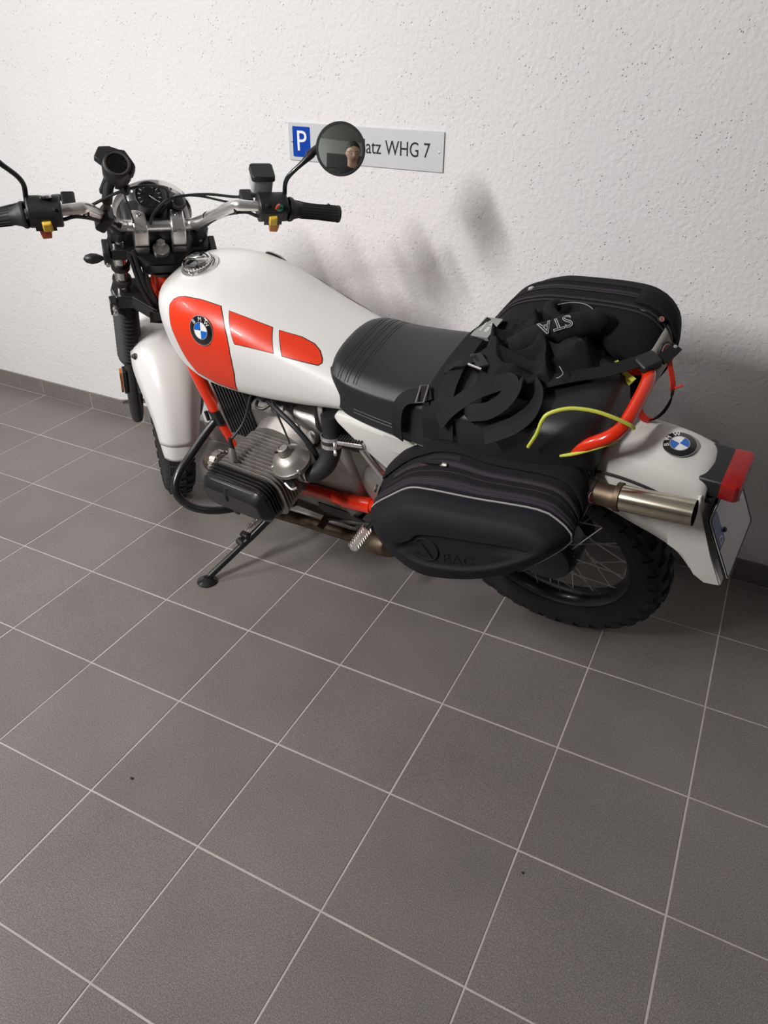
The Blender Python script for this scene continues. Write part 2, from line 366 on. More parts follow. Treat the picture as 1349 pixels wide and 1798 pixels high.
# parking sign
SX0, SX1, SZ0, SZ1, SY = 1.428, 1.952, 1.098, 1.204, 0.012
sg = Thing('parking_sign', 'silver wall sign with blue parking symbol and black lettering behind the round mirror', 'sign', IDF, ((SX0 + SX1) / 2, SY, SZ0))
scx, scz = (SX0 + SX1) / 2, (SZ0 + SZ1) / 2
sg.part('plate', MB().box((scx, SY - 0.003, scz), (SX1 - SX0, 0.004, SZ1 - SZ0)), 'sign_silver', bevel=0.0008)
sp = sg.part('parking_symbol', MB().prism(rrect(0.063, 0.085, 0.003), (SX0 + 0.047, SY - 0.005, scz), (1, 0, 0), (0, 0, 1), (0, -0.0008, 0)), 'sign_blue')
vs, fs = text_geo('P', 0.082, depth=0.0006, squeeze=0.95)
m_ = MB(); m_.add([(SX0 + 0.047 + x, SY - 0.0062 - z, scz + y) for x, y, z in vs], fs)
sg.part('letter', m_, 'sign_white', sp, smooth=0)
vs, fs = text_geo('Parkplatz WHG 7', 0.056, depth=0.0006, align='LEFT')
xr = max(v[0] for v in vs); m_ = MB(); k_ = 0.322 / xr; lx0 = SX1 - 0.042 - 0.322
m_.add([(lx0 + x * k_, SY - 0.0055 - z, scz + y) for x, y, z in vs], fs)
sg.part('lettering', m_, 'sign_black', smooth=0)
for sx in (SX0 + 0.012, SX1 - 0.014):
    sg.part('screw', MB().lathe([(0.0001, 0), (0.0028, 0.0), (0.0028, 0.0015), (0.0001, 0.002)], (sx, SY - 0.005, scz), (0, -1, 0), 10), 'brushed_alloy')
# ------------------------------------------------------------------ motorcycle frames
PSI, PHI = 0.112, 0.3483
BO = A3(2.538, -0.402, 0.0)
fwd = A3(-math.cos(PSI), math.sin(PSI), 0); lft = A3(-math.sin(PSI), -math.cos(PSI), 0); upw = A3(0, 0, 1)
zb = math.cos(PHI) * upw + math.sin(PHI) * lft; yb = math.cos(PHI) * lft - math.sin(PHI) * upw
BIKE = Frame(BO, np.stack([fwd, yb, zb]))        # x forward, y left, z up in the leaning machine
UPR = Frame(BO, np.stack([fwd, lft, upw]))       # the same heading, upright: things hanging plumb
RK, DL = math.radians(27.7), math.radians(41.8)
SN = A3(1.073, 0, 1.024)
ez_ = A3(-math.sin(RK), 0, math.cos(RK)); ex0_ = A3(math.cos(RK), 0, math.sin(RK)); ey0_ = A3(0, 1, 0)
STR = Frame(SN, np.stack([math.cos(DL) * ex0_ - math.sin(DL) * ey0_, math.sin(DL) * ex0_ + math.cos(DL) * ey0_, ez_]))   # steering: forward, left, up the axis -> bike coordinates
STR0 = Frame(SN, np.stack([ex0_, ey0_, ez_]))
bike = Thing('motorcycle', 'white and orange enduro motorcycle leaning on its side stand beside the wall', 'motorcycle', BIKE)
P = bike.part
SB = lambda: MB(STR)

# ---- wheels
def wheel(name, fr, Rt, w, rim_r, nsp, hub_w, knobs, rows):
    rimprof = [(rim_r + .012, -w * .36), (rim_r + .013, -w * .33), (rim_r - .004, -w * .27), (rim_r - .016, -w * .12), (rim_r - .018, 0), (rim_r - .016, w * .12), (rim_r - .004, w * .27), (rim_r + .013, w * .33), (rim_r + .012, w * .36), (rim_r + .004, w * .30), (rim_r - .006, 0), (rim_r + .004, -w * .30)]
    def ringset(prof, n=72):
        return [[(r * math.cos(2 * math.pi * k / n), y, r * math.sin(2 * math.pi * k / n)) for r, y in prof] for k in range(n)]
    rim = P(name, MB(fr).loft(ringset(rimprof), loop=True), 'black_paint')
    h = Rt - rim_r
    tp = [(rim_r + .002, -w * .34), (rim_r + .25 * h, -w * .46), (rim_r + .5 * h, -w * .5), (rim_r + .72 * h, -w * .46), (rim_r + .86 * h, -w * .30), (rim_r + .90 * h, 0), (rim_r + .86 * h, w * .30), (rim_r + .72 * h, w * .46), (rim_r + .5 * h, w * .5), (rim_r + .25 * h, w * .46), (rim_r + .002, w * .34)]
    P('tyre', MB(fr).loft(ringset(tp), loop=True), 'tyre_rubber', rim)
    tr = MB(fr)
    for k in range(knobs):
        for (yy, wid, r0, r1, tilt, off) in rows:
            a = 2 * math.pi * (k + off) / knobs; da = 2 * math.pi / knobs * .29
            def pt(r, ang, y): return (r * math.cos(ang), y, r * math.sin(ang))
            rr0, rr1 = rim_r + r0 * h, rim_r + r1 * h; y0, y1 = yy - wid / 2, yy + wid / 2
            sl = tilt * h
            vs = [pt(rr0, a - da, y0), pt(rr0, a + da, y0), pt(rr0, a + da, y1), pt(rr0, a - da, y1),
                  pt(rr1 - (sl if y0 < yy and yy < 0 else 0), a - da * .85, y0 * .98), pt(rr1 - (sl if yy < 0 else 0), a + da * .85, y0 * .98), pt(rr1 - (sl if yy > 0 else 0), a + da * .85, y1 * .98), pt(rr1 - (sl if yy > 0 else 0), a - da * .85, y1 * .98)]
            tr.add(vs, [[3, 2, 1, 0], [4, 5, 6, 7], [0, 1, 5, 4], [1, 2, 6, 5], [2, 3, 7, 6], [3, 0, 4, 7]])
    P('tread_blocks', tr, 'tyre_rubber', rim, smooth=0, kind='stuff')
    P('hub', MB(fr).lathe([(.02, -hub_w - .02), (.045, -hub_w - .015), (.055, -hub_w), (.034, -hub_w * .8), (.03, 0), (.034, hub_w * .8), (.055, hub_w), (.045, hub_w + .015), (.02, hub_w + .02)], (0, 0, 0), (0, 1, 0), 24), 'dark_alloy', rim)
    for k in range(nsp):
        a = 2 * math.pi * k / nsp; s = 1 if k % 2 else -1; tw = (1 if (k // 2) % 2 else -1) * math.radians(38)
        p0 = A3(.05 * math.cos(a + tw), s * hub_w, .05 * math.sin(a + tw)); p1 = A3((rim_r - .012) * math.cos(a), s * .006, (rim_r - .012) * math.sin(a))
        P('spoke', MB(fr).tube([p0, p1], .0017, 5), 'brushed_alloy', rim)
    return rim
rear_fr = Frame((0, 0, 0.328), np.eye(3))
rw = wheel('rear_wheel', rear_fr, .322, .108, .229, 40, .045, 34,
           [(0.0, .030, .80, 1.0, 0, 0), (-.031, .024, .74, .97, .05, .5), (.031, .024, .74, .97, .05, .5), (-.050, .016, .58, .88, .18, 0), (.050, .016, .58, .88, .18, 0)])
fax = A3(.038, 0, -.768)
front_fr = Frame(STR(fax), np.stack([STR.ax[0], STR.ax[1], STR.ax[2]]))
fw_ = wheel('front_wheel', front_fr, .346, .092, .268, 36, .04, 40,
            [(0.0, .026, .78, 1.0, 0, 0), (-.027, .021, .70, .96, .06, .5), (.027, .021, .70, .96, .06, .5), (-.043, .014, .5, .82, .2, 0), (.043, .014, .5, .82, .2, 0)])
P('brake_disc', MB(front_fr).lathe([(.055, -.062), (.13, -.062), (.13, -.067), (.055, -.067)], (0, 0, 0), (0, 1, 0), 40), 'brushed_alloy', fw_)
# rear drum, final drive and swing arm (far side)
P('final_drive', MB().lathe([(.02, -.16), (.075, -.15), (.09, -.12), (.10, -.07), (.085, -.05)], (0, 0, .328), (0, 1, 0), 28), 'black_paint')
P('swing_arm', MB().tube(cr([(0, -.115, .33), (.12, -.12, .345), (.30, -.11, .36), (.44, -.09, .37)], 6), .032, 12), 'black_paint')
P('brake_drum', MB().lathe([(.015, .075), (.05, .07), (.082, .062), (.092, .035), (.092, -.03)], (0, 0, .328), (0, 1, 0), 32), 'black_paint')
P('shock_absorber', MB().tube(cr([(.03, -.14, .38), (.08, -.15, .60), (.11, -.15, .72)], 4), .024, 12), 'black_paint')

# ---- fork and steering
for s in (1, -1):
    b = .104 * s
    st = P('fork_tube', SB().lathe([(.0185, .02), (.0185, -.48)], (.036, b, 0), (0, 0, 1), 20), 'chrome')
    P('fork_cap', SB().lathe([(.001, .028), (.014, .028), (.016, .02), (.024, .018), (.024, .0)], (.036, b, 0.004), (0, 0, 1), 8), 'black_paint', st, smooth=25)
    prof = []
    nb = 15
    for k in range(nb):
        c0 = -.245 - (.262) * k / nb; c1 = -.245 - .262 * (k + .5) / nb
        e = .003 * k / nb
        prof += [(.0365 + e, c0), (.0285 + e, c1)]
    prof = [(.026, -.235), (.031, -.24)] + prof + [(.037, -.506), (.034, -.515), (.027, -.52)]
    P('fork_boot', SB().lathe(prof, (.036, b, 0), (0, 0, 1), 24), 'black_rubber', st, smooth=28)
    P('fork_slider', SB().lathe([(.021, -.50), (.024, -.53), (.025, -.70), (.0235, -.80), (.019, -.845), (.008, -.855)], (.018, b, 0), (0, 0, 1), 20), 'black_paint', st)
    P('axle_boss', SB().box((.036, b, -.768), (.055, .036, .055)), 'black_paint', st, bevel=.008)
    for cc in (-.103, -.160): P('clamp_ring', SB().lathe([(.022, 0), (.0255, .001), (.0255, .016), (.022, .017)], (.036, b, cc - .006), (0, 0, 1), 20), 'black_plastic', st)
P('axle', SB().lathe([(.006, .150), (.0155, .148), (.0155, .122), (.010, .120), (.010, -.15)], (.038, 0, -.768), (0, 1, 0), 16), 'chrome')
P('reflector', SB().prism(rrect(.11, .022, .004), (.012, .137, -.60), (0, 0, 1), (1, 0, 0), (0, .008, 0)), 'reflector')
P('reflector_bracket', SB().box((.012, .13, -.60), (.026, .012, .12)), 'black_plastic', bevel=.002)
# triple clamps
def clamp_outline(wb, a0, a1, r):
    return [(a0, -.05), (a0 + .0, -.03), (.036 - r, -wb + .02), (.036 - r, -wb - r * .7), (.036, -wb - r), (.036 + r, -wb - r * .7), (a1, -.06), (a1, .06), (.036 + r, wb + r * .7), (.036, wb + r), (.036 - r, wb + r * .7), (.036 - r, wb - .02), (a0, .03), (a0, .05)]
tc = P('upper_fork_clamp', SB().prism(clamp_outline(.104, -.045, .075, .031), (0, 0, -.052), (1, 0, 0), (0, 1, 0), (0, 0, .034)), 'black_paint', bevel=.004)
lc = P('lower_fork_clamp', SB().prism(clamp_outline(.104, -.05, .075, .034), (0, 0, -.242), (1, 0, 0), (0, 1, 0), (0, 0, .05)), 'black_paint', bevel=.005)
for s in (1, -1):
    P('clamp_lug', SB().box((-.002, s * .136, -.217), (.03, .02, .05)), 'black_paint', lc, bevel=.003)
    for cc in (-.205, -.225): P('bolt', SB().lathe([(.001, .011), (.006, .011), (.006, 0)], (-.018, s * .133, cc), (-1, .25 * s, 0), 8), 'brushed_alloy', lc)
    P('clamp_ear', SB().box((.02, s * .137, -.035), (.05, .016, .045)), 'black_plastic', tc, bevel=.003)
    P('bolt', SB().lathe([(.001, .007), (.005, .007), (.005, 0)], (-.006, s * .137, -.05), (-1, 0, 0), 8), 'brushed_alloy', tc)
P('stem_washer', SB().lathe([(.001, -.006), (.021, -.006), (.022, -.010), (.022, -.018)], (0, 0, 0), (0, 0, 1), 28), 'brushed_alloy', tc)
P('stem_nut', SB().lathe([(.001, .016), (.0105, .016), (.0125, .013), (.0125, -.008)], (0, 0, 0), (0, 0, 1), 6), 'brushed_alloy', tc, smooth=20)
P('stem_collar', SB().lathe([(.036, -.052), (.038, -.06), (.038, -.072), (.034, -.08)], (0, 0, 0), (0, 0, 1), 28), 'dark_alloy')
ht = P('steering_head', MB(STR0).lathe([(.033, -.07), (.031, -.10), (.031, -.22), (.034, -.235)], (0, 0, 0), (0, 0, 1), 28), 'red_paint')

# ---- handlebar
hb = [(-.085, .430, .178), (-.084, .301, .196), (-.073, .195, .200), (-.058, .165, .183), (.015, .100, .064), (.031, .084, .043), (.037, .047, .035)]
path = [A3(*p) for p in hb] + [A3(.037, -.047, .035)] + [A3(p[0], -p[1], p[2]) for p in hb[::-1][1:]]
path = path[:1] + cr(path[1:-1], 7) + path[-1:]
nn_ = len(path); bar = P('handlebar', SB().tube(path, [.0125 + .0030 * max(0, 1 - abs(2 * k / (nn_ - 1) - 1) / .80) ** .4 for k in range(nn_)], 16), 'brushed_alloy')
for s in (1, -1):
    d = nrm(A3(-.085, .430 * s, .178) - A3(-.084, .301 * s, .196)); o = A3(-.084, .301 * s, .196)
    prof = [(.028, -.004), (.029, 0.0), (.028, .004), (.023, .010), (.019, .022), (.0172, .06), (.0182, .10), (.0192, .124), (.0206, .126), (.0206, .131), (.004, .132)]
    gr = P('grip', SB().lathe(prof, o, d, 24), 'black_rubber', bar)
    gv = MB(STR); uu = nrm(np.cross(d, A3(1, 0, 0))); ww = np.cross(d, uu)
    for k in range(18):
        a = 2 * math.pi * k / 18; e = math.cos(a) * uu + math.sin(a) * ww
        gv.tube([o + d * .028 + e * .0184, o + d * .075 + e * .0178, o + d * .122 + e * .0192], .0013, 4)
    P('grip_ribs', gv, 'black_rubber', gr, kind='stuff')
for s in (1, -1):      # bar clamps
    b = .047 * s
    cl = P('bar_clamp', SB().prism([(-.016, -.030), (.064, -.030), (.072, .0), (.068, .034), (.05, .060), (.018, .060), (-.010, .046), (-.020, .016)], (.012, b - .018, .004), (1, 0, 0), (0, 0, 1), (0, .036, 0)), 'brushed_alloy', bevel=.004, smooth=25)
    P('riser', SB().lathe([(.016, -.03), (.016, .0)], (.037, b, -.018), (0, 0, 1), 16), 'black_paint', cl)
    for k, (aa, cc, n) in enumerate([(.002, .050, (-.45, 0, .9)), (.045, .064, (.05, 0, 1))]):
        P('clamp_bolt', SB().lathe([(.0055, 0), (.0055, .003), (.003, .003), (.003, .0005), (.0005, .0005)], (aa, b, cc), n, 12), 'chrome', cl)
    P('clamp_split', SB().box((.036, b, .009), (.094, .0366, .0012)), 'shadow_gap', cl, smooth=0)
# switch gear
for s in (1, -1):
    ctr = A3(-.078, .258 * s, .197)
    sw = P('switch_housing', SB().prism(rrect(.062, .062, .024, 5), ctr + A3(.002, -.036, 0), (1, 0, 0), (0, 0, 1), (0, .072, 0)), 'black_plastic', bevel=.004)
    ys_ = P('rocker_switch', SB().prism([(-.011, -.014), (.011, -.014), (.012, .012), (-.010, .014)], ctr + A3(-.026, -.002 * s, -.010), (0, 1, 0), (0, 0, 1), (-.012, 0, 0), inset=.18), 'yellow_switch', sw, bevel=.002)
    P('button', SB().prism([(-.012, -.012), (.008, -.014), (.011, .0), (.012, .012), (-.014, .012)], ctr + A3(-.012, .006 * s, -.043), (0, s, 0), (0, 0, 1), (-.012, 0, 0)), 'orange_switch' if s < 0 else 'orange_dark', sw, bevel=.002)
    P('switch_recess', SB().box(ctr + A3(-.029, .002, -.008), (.002, .044, .036)), 'glass_dark', sw)
    # levers
    P('lever', SB().tube(cr([(-.02, .20 * s, .175), (.0, .235 * s, .165), (-.015, .32 * s, .155), (-.035, .40 * s, .150), (-.03, .425 * s, .150)], 5), [.0075] * 20 + [.009], 8), 'black_paint', bar)
    P('lever_perch', SB().box((-.035, .205 * s, .180), (.05, .03, .028)), 'black_plastic', bar, bevel=.004)
    P('switch_screw', SB().lathe([(.001, .004), (.004, .004), (.004, 0)], ctr + A3(-.02, -.02 * s, .026), (-.6, 0, .8), 8), 'dark_alloy', sw)
ctr = A3(-.078, -.258, .197)
P('kill_switch', SB().lathe([(.001, .010), (.008, .010), (.009, 0)], ctr + A3(-.026, -.010, .024), (-.7, 0, .7), 14), 'green_switch')
P('kill_switch_tab', SB().prism([(-.004, -.006), (.004, -.006), (.005, .006), (.0015, .024), (-.0005, .026), (-.004, .01)], ctr + A3(-.028, -.004, .026), (0, 1, 0), (-.4, 0, .9), (-.005, 0, .0)), 'red_switch')
ctr = A3(-.078, .250, .197)
P('choke_cover', SB().lathe([(.001, .006), (.012, .006), (.014, .004), (.014, 0)], ctr + A3(.006, 0, .036), (.55, .08, .83), 20), 'chrome')
# fluid reservoir on the right
rs = P('reservoir', SB().prism(rrect(.05, .042, .006), (-.03, -.238, .215), (0, 1, 0), (1, 0, 0), (0, 0, .038)), 'reservoir', bevel=.002)
P('reservoir_cap', SB().prism(rrect(.058, .05, .008), (-.03, -.238, .252), (0, 1, 0), (1, 0, 0), (0, 0, .014), inset=.05), 'black_plastic', rs, bevel=.002)
# mirrors
mc = A3(-.06, -.410, .351)
for s in (-1, 1):
    f = -s
    pts = cr([(-.06, .292 * s, .19), (-.06, .291 * s, .22), (-.06, .289 * s, .255), (-.06, .298 * s, .280), (-.055, .325 * s, .308), (-.045, .348 * s, .326)], 6)
    rr = [.0055] * (len(pts) - 8) + [.0058, .0062, .0068, .0075, .0082, .009, .0095, .010]
    stem = P('mirror_stem', SB().tube(pts, rr, 12), 'black_paint')
P('mirror_arm_cap', SB().tube([(-.046, -.340, .320), (-.036, -.366, .338)], [.0105, .008], 12), 'black_plastic')
# round mirror glass, convex, facing the rider
MW = BIKE(STR(mc)); HEAD = A3(2.70, -2.58, 1.64); MRC = 1.6      # glass curvature radius
mn_w = nrm(CAM_C - MW)
_d = ((620 - 674.5) / 1308.54) * CAM_R[0] + ((268 - 899) / 1308.54) * CAM_R[1] + CAM_R[2]
for _ in range(6):
    _p = CAM_C + _d * (((MW - CAM_C) @ mn_w) / (_d @ mn_w)); mn_w = nrm(nrm(nrm(CAM_C - _p) + nrm(HEAD - _p)) - (_p - MW) / MRC)
def mirror(center_b, n_b, name):
    n_b = nrm(n_b); h = nrm(A3(0, 0, 1) - n_b * n_b[2]); w_ = np.cross(n_b, h)
    fr = Frame(center_b, np.stack([w_, h, n_b])); R = .0585
    mo = P(name, MB(fr).lathe([(R * .5, -.024), (R * .86, -.014), (R, -.004), (R, .003), (R - .002, .005), (R - .006, .005), (R - .0065, .001), (.001, .001)], (0, 0, 0), (0, 0, 1), 48), 'black_plastic')
    Rc = MRC; rings = []
    for k in range(0, 13):
        r = (R - .0065) * max(k, .02) / 12; rings.append((r, .0035 - (r * r) / (2 * Rc)))
    P('mirror_glass', MB(fr).lathe(rings, (0, 0, 0), (0, 0, 1), 48, cap=False), 'mirror_glass', mo, smooth=80)
    return mo
n_b = BIKE.ax @ mn_w
mirror(STR(mc), n_b, 'mirror')
nb2 = nrm(STR.ax[0] * -1 + STR.ax[2] * .25)
mirror(STR(A3(-.06, .410, .351)), nb2, 'mirror')

# ---- dials, headlamp, signals
hl = P('headlamp', SB().lathe([(.01, -.115), (.05, -.105), (.082, -.07), (.095, -.01), (.097, .02), (.092, .025), (.075, .035), (.02, .04)], (.135, 0, -.03), (1, 0, 0), 32), 'black_paint')
P('headlamp_rim', SB().lathe([(.096, -.004), (.103, .0), (.105, .014), (.098, .026), (.09, .027)], (.14, 0, -.03), (1, 0, 0), 40, cap=False), 'chrome', hl)
def dial(ctr, n, R, dep, name):
    n = nrm(n); h = nrm(A3(1, 0, 0) - n * n[0]); w_ = np.cross(n, h)
    fr = Frame(STR(ctr), np.stack([w_, h, n]) @ STR.ax)
    d = P(name, MB(fr).lathe([(R * .6, -dep), (R * .97, -dep + .005), (R, -.004), (R, .004), (R - .003, .005), (R - .005, .0), (.001, .0)], (0, 0, 0), (0, 0, 1), 36), 'black_plastic')
    P('dial_face', MB(fr).lathe([(R - .006, .0006), (.001, .0006)], (0, 0, 0), (0, 0, 1), 36), 'dial', d)
    mk = MB(fr)
    for k in range(11):
        a = math.radians(215 - 25 * k); r0, r1 = R * .60, R * .78
        mk.tube([(r0 * math.cos(a), r0 * math.sin(a), .0012), (r1 * math.cos(a), r1 * math.sin(a), .0012)], .0011, 4)
    P('dial_marks', mk, 'dial_mark', d, kind='stuff')
    P('needle', MB(fr).tube([(0, 0, .002), (-R * .45, -R * .35, .002)], [.0018, .0008], 6), 'dial_mark', d)
    P('needle_hub', MB(fr).lathe([(.0055, .0008), (.0055, .003), (.001, .003)], (0, 0, 0), (0, 0, 1), 12), 'glass_dark', d)
    return d
dial(A3(.070, .015, .100), (-.36, 0, .93), .037, .06, 'speedometer')
P('instrument_panel', SB().prism([(-.03, -.075), (.05, -.075), (.06, 0), (.05, .085), (-.03, .085)], (.07, 0, .015), (1, 0, 0), (0, 1, 0), (-.01, 0, .035)), 'black_plastic', bevel=.01)
ig = P('ignition_lock', SB().lathe([(.018, -.05), (.02, 0), (.016, .004), (.001, .002)], (.065, -.056, .085), (-.5, 0, .85), 24), 'black_plastic')
P('lock_ring', SB().lathe([(.0165, .003), (.0175, .006), (.013, .007), (.0125, .003)], (.065, -.056, .085), (-.5, 0, .85), 24, cap=False), 'chrome', ig)
for s in (1, -1):
    sp_ = P('turn_signal', SB().lathe([(.002, .0), (.010, .006), (.014, .02), (.0125, .034), (.007, .046), (.005, .05)], (.04, .195 * s, -.078), (0, -s, .02), 16), 'black_plastic')
    P('stalk', SB().tube([(.04, .147 * s, -.078), (.04, .125 * s, -.08), (.04, .115 * s, -.08)], [.005, .0055, .009], 10), 'black_rubber', sp_)
# navigation screen on its ball mount
gc = A3(-.01, .090, .268)
gn_w = nrm(nrm(CAM_C - BIKE(STR(gc))) + A3(.10, .04, .60)); gn = STR.ax @ (BIKE.ax @ gn_w)
gh = nrm(A3(0, -.10, 1.0) - gn * (gn @ A3(0, -.10, 1.0))); gw = np.cross(gh, gn)
gfr = Frame(STR(gc), np.stack([gw, gh, gn]) @ STR.ax)
nv = P('navigation_screen', MB(gfr).lathe([(.016, -.054), (.028, -.052), (.032, -.046), (.033, -.010), (.030, -.002), (.0275, .0), (.024, -.0015), (.001, -.0015)], (0, 0, 0), (0, 0, 1), 40), 'black_plastic')
P('screen_ring', MB(gfr).lathe([(.0275, .0004), (.0268, .0022), (.0235, .0015), (.023, -.001)], (0, 0, 0), (0, 0, 1), 40, cap=False), 'dark_alloy', nv)
P('screen_glass', MB(gfr).lathe([(.023, -.0008), (.001, -.0008)], (0, 0, 0), (0, 0, 1), 40), 'glass_dark', nv)
P('sun_hood', MB(gfr).prism([(-.029, -.004), (-.050, .008), (-.042, .034), (-.020, .040), (.002, .037), (.014, .038), (.036, .012), (.040, .004), (.036, -.014), (.029, -.018), (.031, .0), (.022, .022), (.0, .031), (-.02, .024)], (0, 0, -.024), (1, 0, 0), (0, 1, 0), (0, 0, .020)), 'black_plastic', nv, bevel=.002)
mt = P('mount_arm', SB().tube(cr([(.012, .098, .232), (.0, .112, .20), (-.02, .122, .165)], 5), .0125, 10), 'black_plastic')
P('mount_arm_plate', SB().box((.004, .112, .20), (.016, .028, .062), R=np.array([[1, 0, 0], [0, .93, .36], [0, -.36, .93]])), 'black_plastic', mt, bevel=.004)
P('mount_knob', SB().lathe([(.006, 0), (.006, .01), (.012, .012), (.013, .028), (.010, .032), (.001, .033)], (-.002, .098, .198), (-.3, -1, -.15), 8), 'black_plastic', mt, smooth=20)
P('ball_stud', SB().tube([(-.02, .122, .165), (-.03, .128, .135)], [.0095, .006], 12), 'dark_alloy', mt)
P('mount_clamp', SB().box((-.03, .133, .128), (.05, .026, .05), R=np.array([[1, 0, 0], [0, .8, .6], [0, -.6, .8]])), 'black_plastic', mt, bevel=.006)
P('clamp_screw', SB().lathe([(.004, 0), (.004, .014), (.007, .015), (.007, .024), (.001, .025)], (-.045, .118, .132), (-.3, -1, -.4), 10), 'black_plastic', mt)
P('power_lead', SB().tube(cr([(-.005, .09, .232), (-.025, .082, .20), (-.03, .072, .15), (.0, .064, .09), (.03, .062, .05), (.05, .05, .0)], 6), .0022, 6), 'black_rubber')
# control cables
for pts, r in [([(-.05, .19, .165), (-.035, .165, .168), (-.02, .104, .191), (-.01, .06, .199), (.0, .024, .196), (.03, -.02, .160), (.06, -.03, .09), (.07, -.03, .03)], .0034),
               ([(-.03, -.225, .20), (-.01, -.19, .168), (.0, -.12, .168), (.0, -.055, .164), (.0, -.014, .148), (.005, .014, .105), (.03, .02, .05), (.06, .02, -.02)], .0034),
               ([(-.03, -.225, .195), (-.02, -.18, .16), (.005, -.10, .158), (.03, -.055, .135), (.05, -.02, .09), (.06, .0, .03)], .0028),
               ([(-.088, -.222, .18), (-.075, -.19, .182), (-.04, -.14, .135), (.0, -.105, .055), (.02, -.098, .0), (.02, -.09, -.05)], .0042),
               ([(-.086, .222, .182), (-.078, .19, .182), (-.045, .14, .133), (.0, .105, .055), (.03, .09, .0)], .0042)]:
    P('cable', SB().tube(cr(pts, 7), r, 8), 'black_rubber')
hang = [((.0, .070, -.01), (-.030, .060, -.06), (-.038, .048, -.11), (-.035, .028, -.17), (-.02, .008, -.26)), ((.01, .082, -.02), (-.028, .068, -.08), (-.036, .052, -.14), (-.032, .030, -.20), (-.01, .01, -.28)), ((.02, .05, -.02), (-.03, .046, -.07), (-.040, .036, -.12), (-.036, .018, -.18), (-.02, -.004, -.26))]
for h_ in hang: P('wiring_loom', SB().tube(cr(h_, 6), .0065, 8), 'black_rubber')
P('cable', SB().tube(cr([(.03, .10, -.10), (.0, .07, -.14), (-.02, .045, -.165), (-.03, .02, -.165)], 6), .002, 6), 'black_rubber')
for (b0, a0, c0) in [(.172, -.068, .187), (.118, -.005, .10), (-.172, -.068, .187), (-.118, -.005, .10)]:
    P('cable_tie', SB().lathe([(.0130, -.0025), (.0142, -.002), (.0142, .002), (.0130, .0025)], (a0, b0, c0), (-.62, math.copysign(.55, b0), .95) if abs(b0) < .15 else (-.3, math.copysign(.9, b0), .3), 16, cap=False), 'black_plastic')

# ---- front mudguard
def guard_ring(th, half, r, dip):
    out = []
    for k in range(15):
        u = -1 + 2 * k / 14; y = half * u; rr = r - dip * abs(u) ** 3
        out.append((rr * math.cos(th), y, rr * math.sin(th)))
    return out
ths = np.radians([38, 50, 65, 80, 92, 104, 116, 128, 138, 146, 151])
hws = [.062, .070, .078, .088, .100, .105, .094, .078, .066, .059, .056]
dps = [.03, .035, .04, .045, .055, .065, .065, .055, .042, .034, .03]
def guard(ths, hws, dps, r):
    rows = interp(ths, np.c_[hws, dps], 4); m_ = MB(front_fr)
    m_.loft([guard_ring(t, h, r, d) for t, h, d in rows], closed=False, cap=False); return m_
fg = P('front_mudguard', guard(ths[:10], hws[:10], dps[:10], .394), 'white_paint', solid=.004)
P('mudguard_flap', guard(np.radians([142, 148, 154]), [.060, .056, .050], [.036, .032, .028], .391), 'white_paint', fg, solid=.004)
for s in (1, -1):
    P('bolt', MB(front_fr).lathe([(.010, -.004), (.010, .002), (.0065, .004), (.0065, .010), (.001, .011)], (.353 * math.cos(math.radians(101)), s * .094, .353 * math.sin(math.radians(101))), (-.3, s * .75, .6), 12), 'dark_alloy', fg)
# ---- fuel tank
TK = [  # x, half width, top, bottom
    (.405, .128, .825, .768), (.45, .140, .842, .762), (.52, .150, .868, .754), (.62, .162, .909, .745), (.72, .170, .951, .738), (.82, .174, .980, .736),
    (.91, .170, .988, .742), (.975, .156, .985, .756), (1.02, .136, .976, .778), (1.05, .106, .960, .806), (1.068, .070, .938, .840), (1.075, .030, .915, .871)]
def tank_ring(x, w, zt, zb_):
    h = zt - zb_; dome = min(.10, h * .55)
    half = [(0, zt), (.32 * w, zt - .02 * dome), (.60 * w, zt - .10 * dome), (.815 * w, zt - .30 * dome), (.935 * w, zt - .64 * dome), (.985 * w, zt - dome * 1.0), (w, zb_ + (h - dome) * .55), (.985 * w, zb_ + h * .14), (.95 * w, zb_ + h * .045), (.88 * w, zb_)]
    half = cr([A3(*p) for p in half], 3)
    return [(x, p[0], p[1]) for p in half] + [(x, -p[0], p[1]) for p in half[::-1][:-1]]
rows = interp([r[0] for r in TK], [r[1:] for r in TK], 4)
tank_mb = MB().loft([tank_ring(*r) for r in rows])
tank = P('fuel_tank', tank_mb, 'white_paint', smooth=50)
TANK_BVH = BVHTree.FromPolygons([Vector(v) for v in tank_mb.v], tank_mb.f)
PD = A3(0, .64, .768); PE_ = A3(0, -.768, .64)      # a slanting direction that faces the tank's flank and shoulder
def tank_hit(x, sv, off=.0006):
    h = TANK_BVH.ray_cast(Vector(A3(x, 0, 0) + PE_ * sv + PD * 2), Vector(-PD))
    if h[0] is None: h = TANK_BVH.find_nearest(Vector((x, .16, .76)))
    n = h[1] if h[1].dot(Vector(PD)) > 0 else -h[1]
    return np.array(h[0] + n * off), np.array(n)
def xs_of(p): return (p[0], float(A3(0, p[1], p[2]) @ PE_))
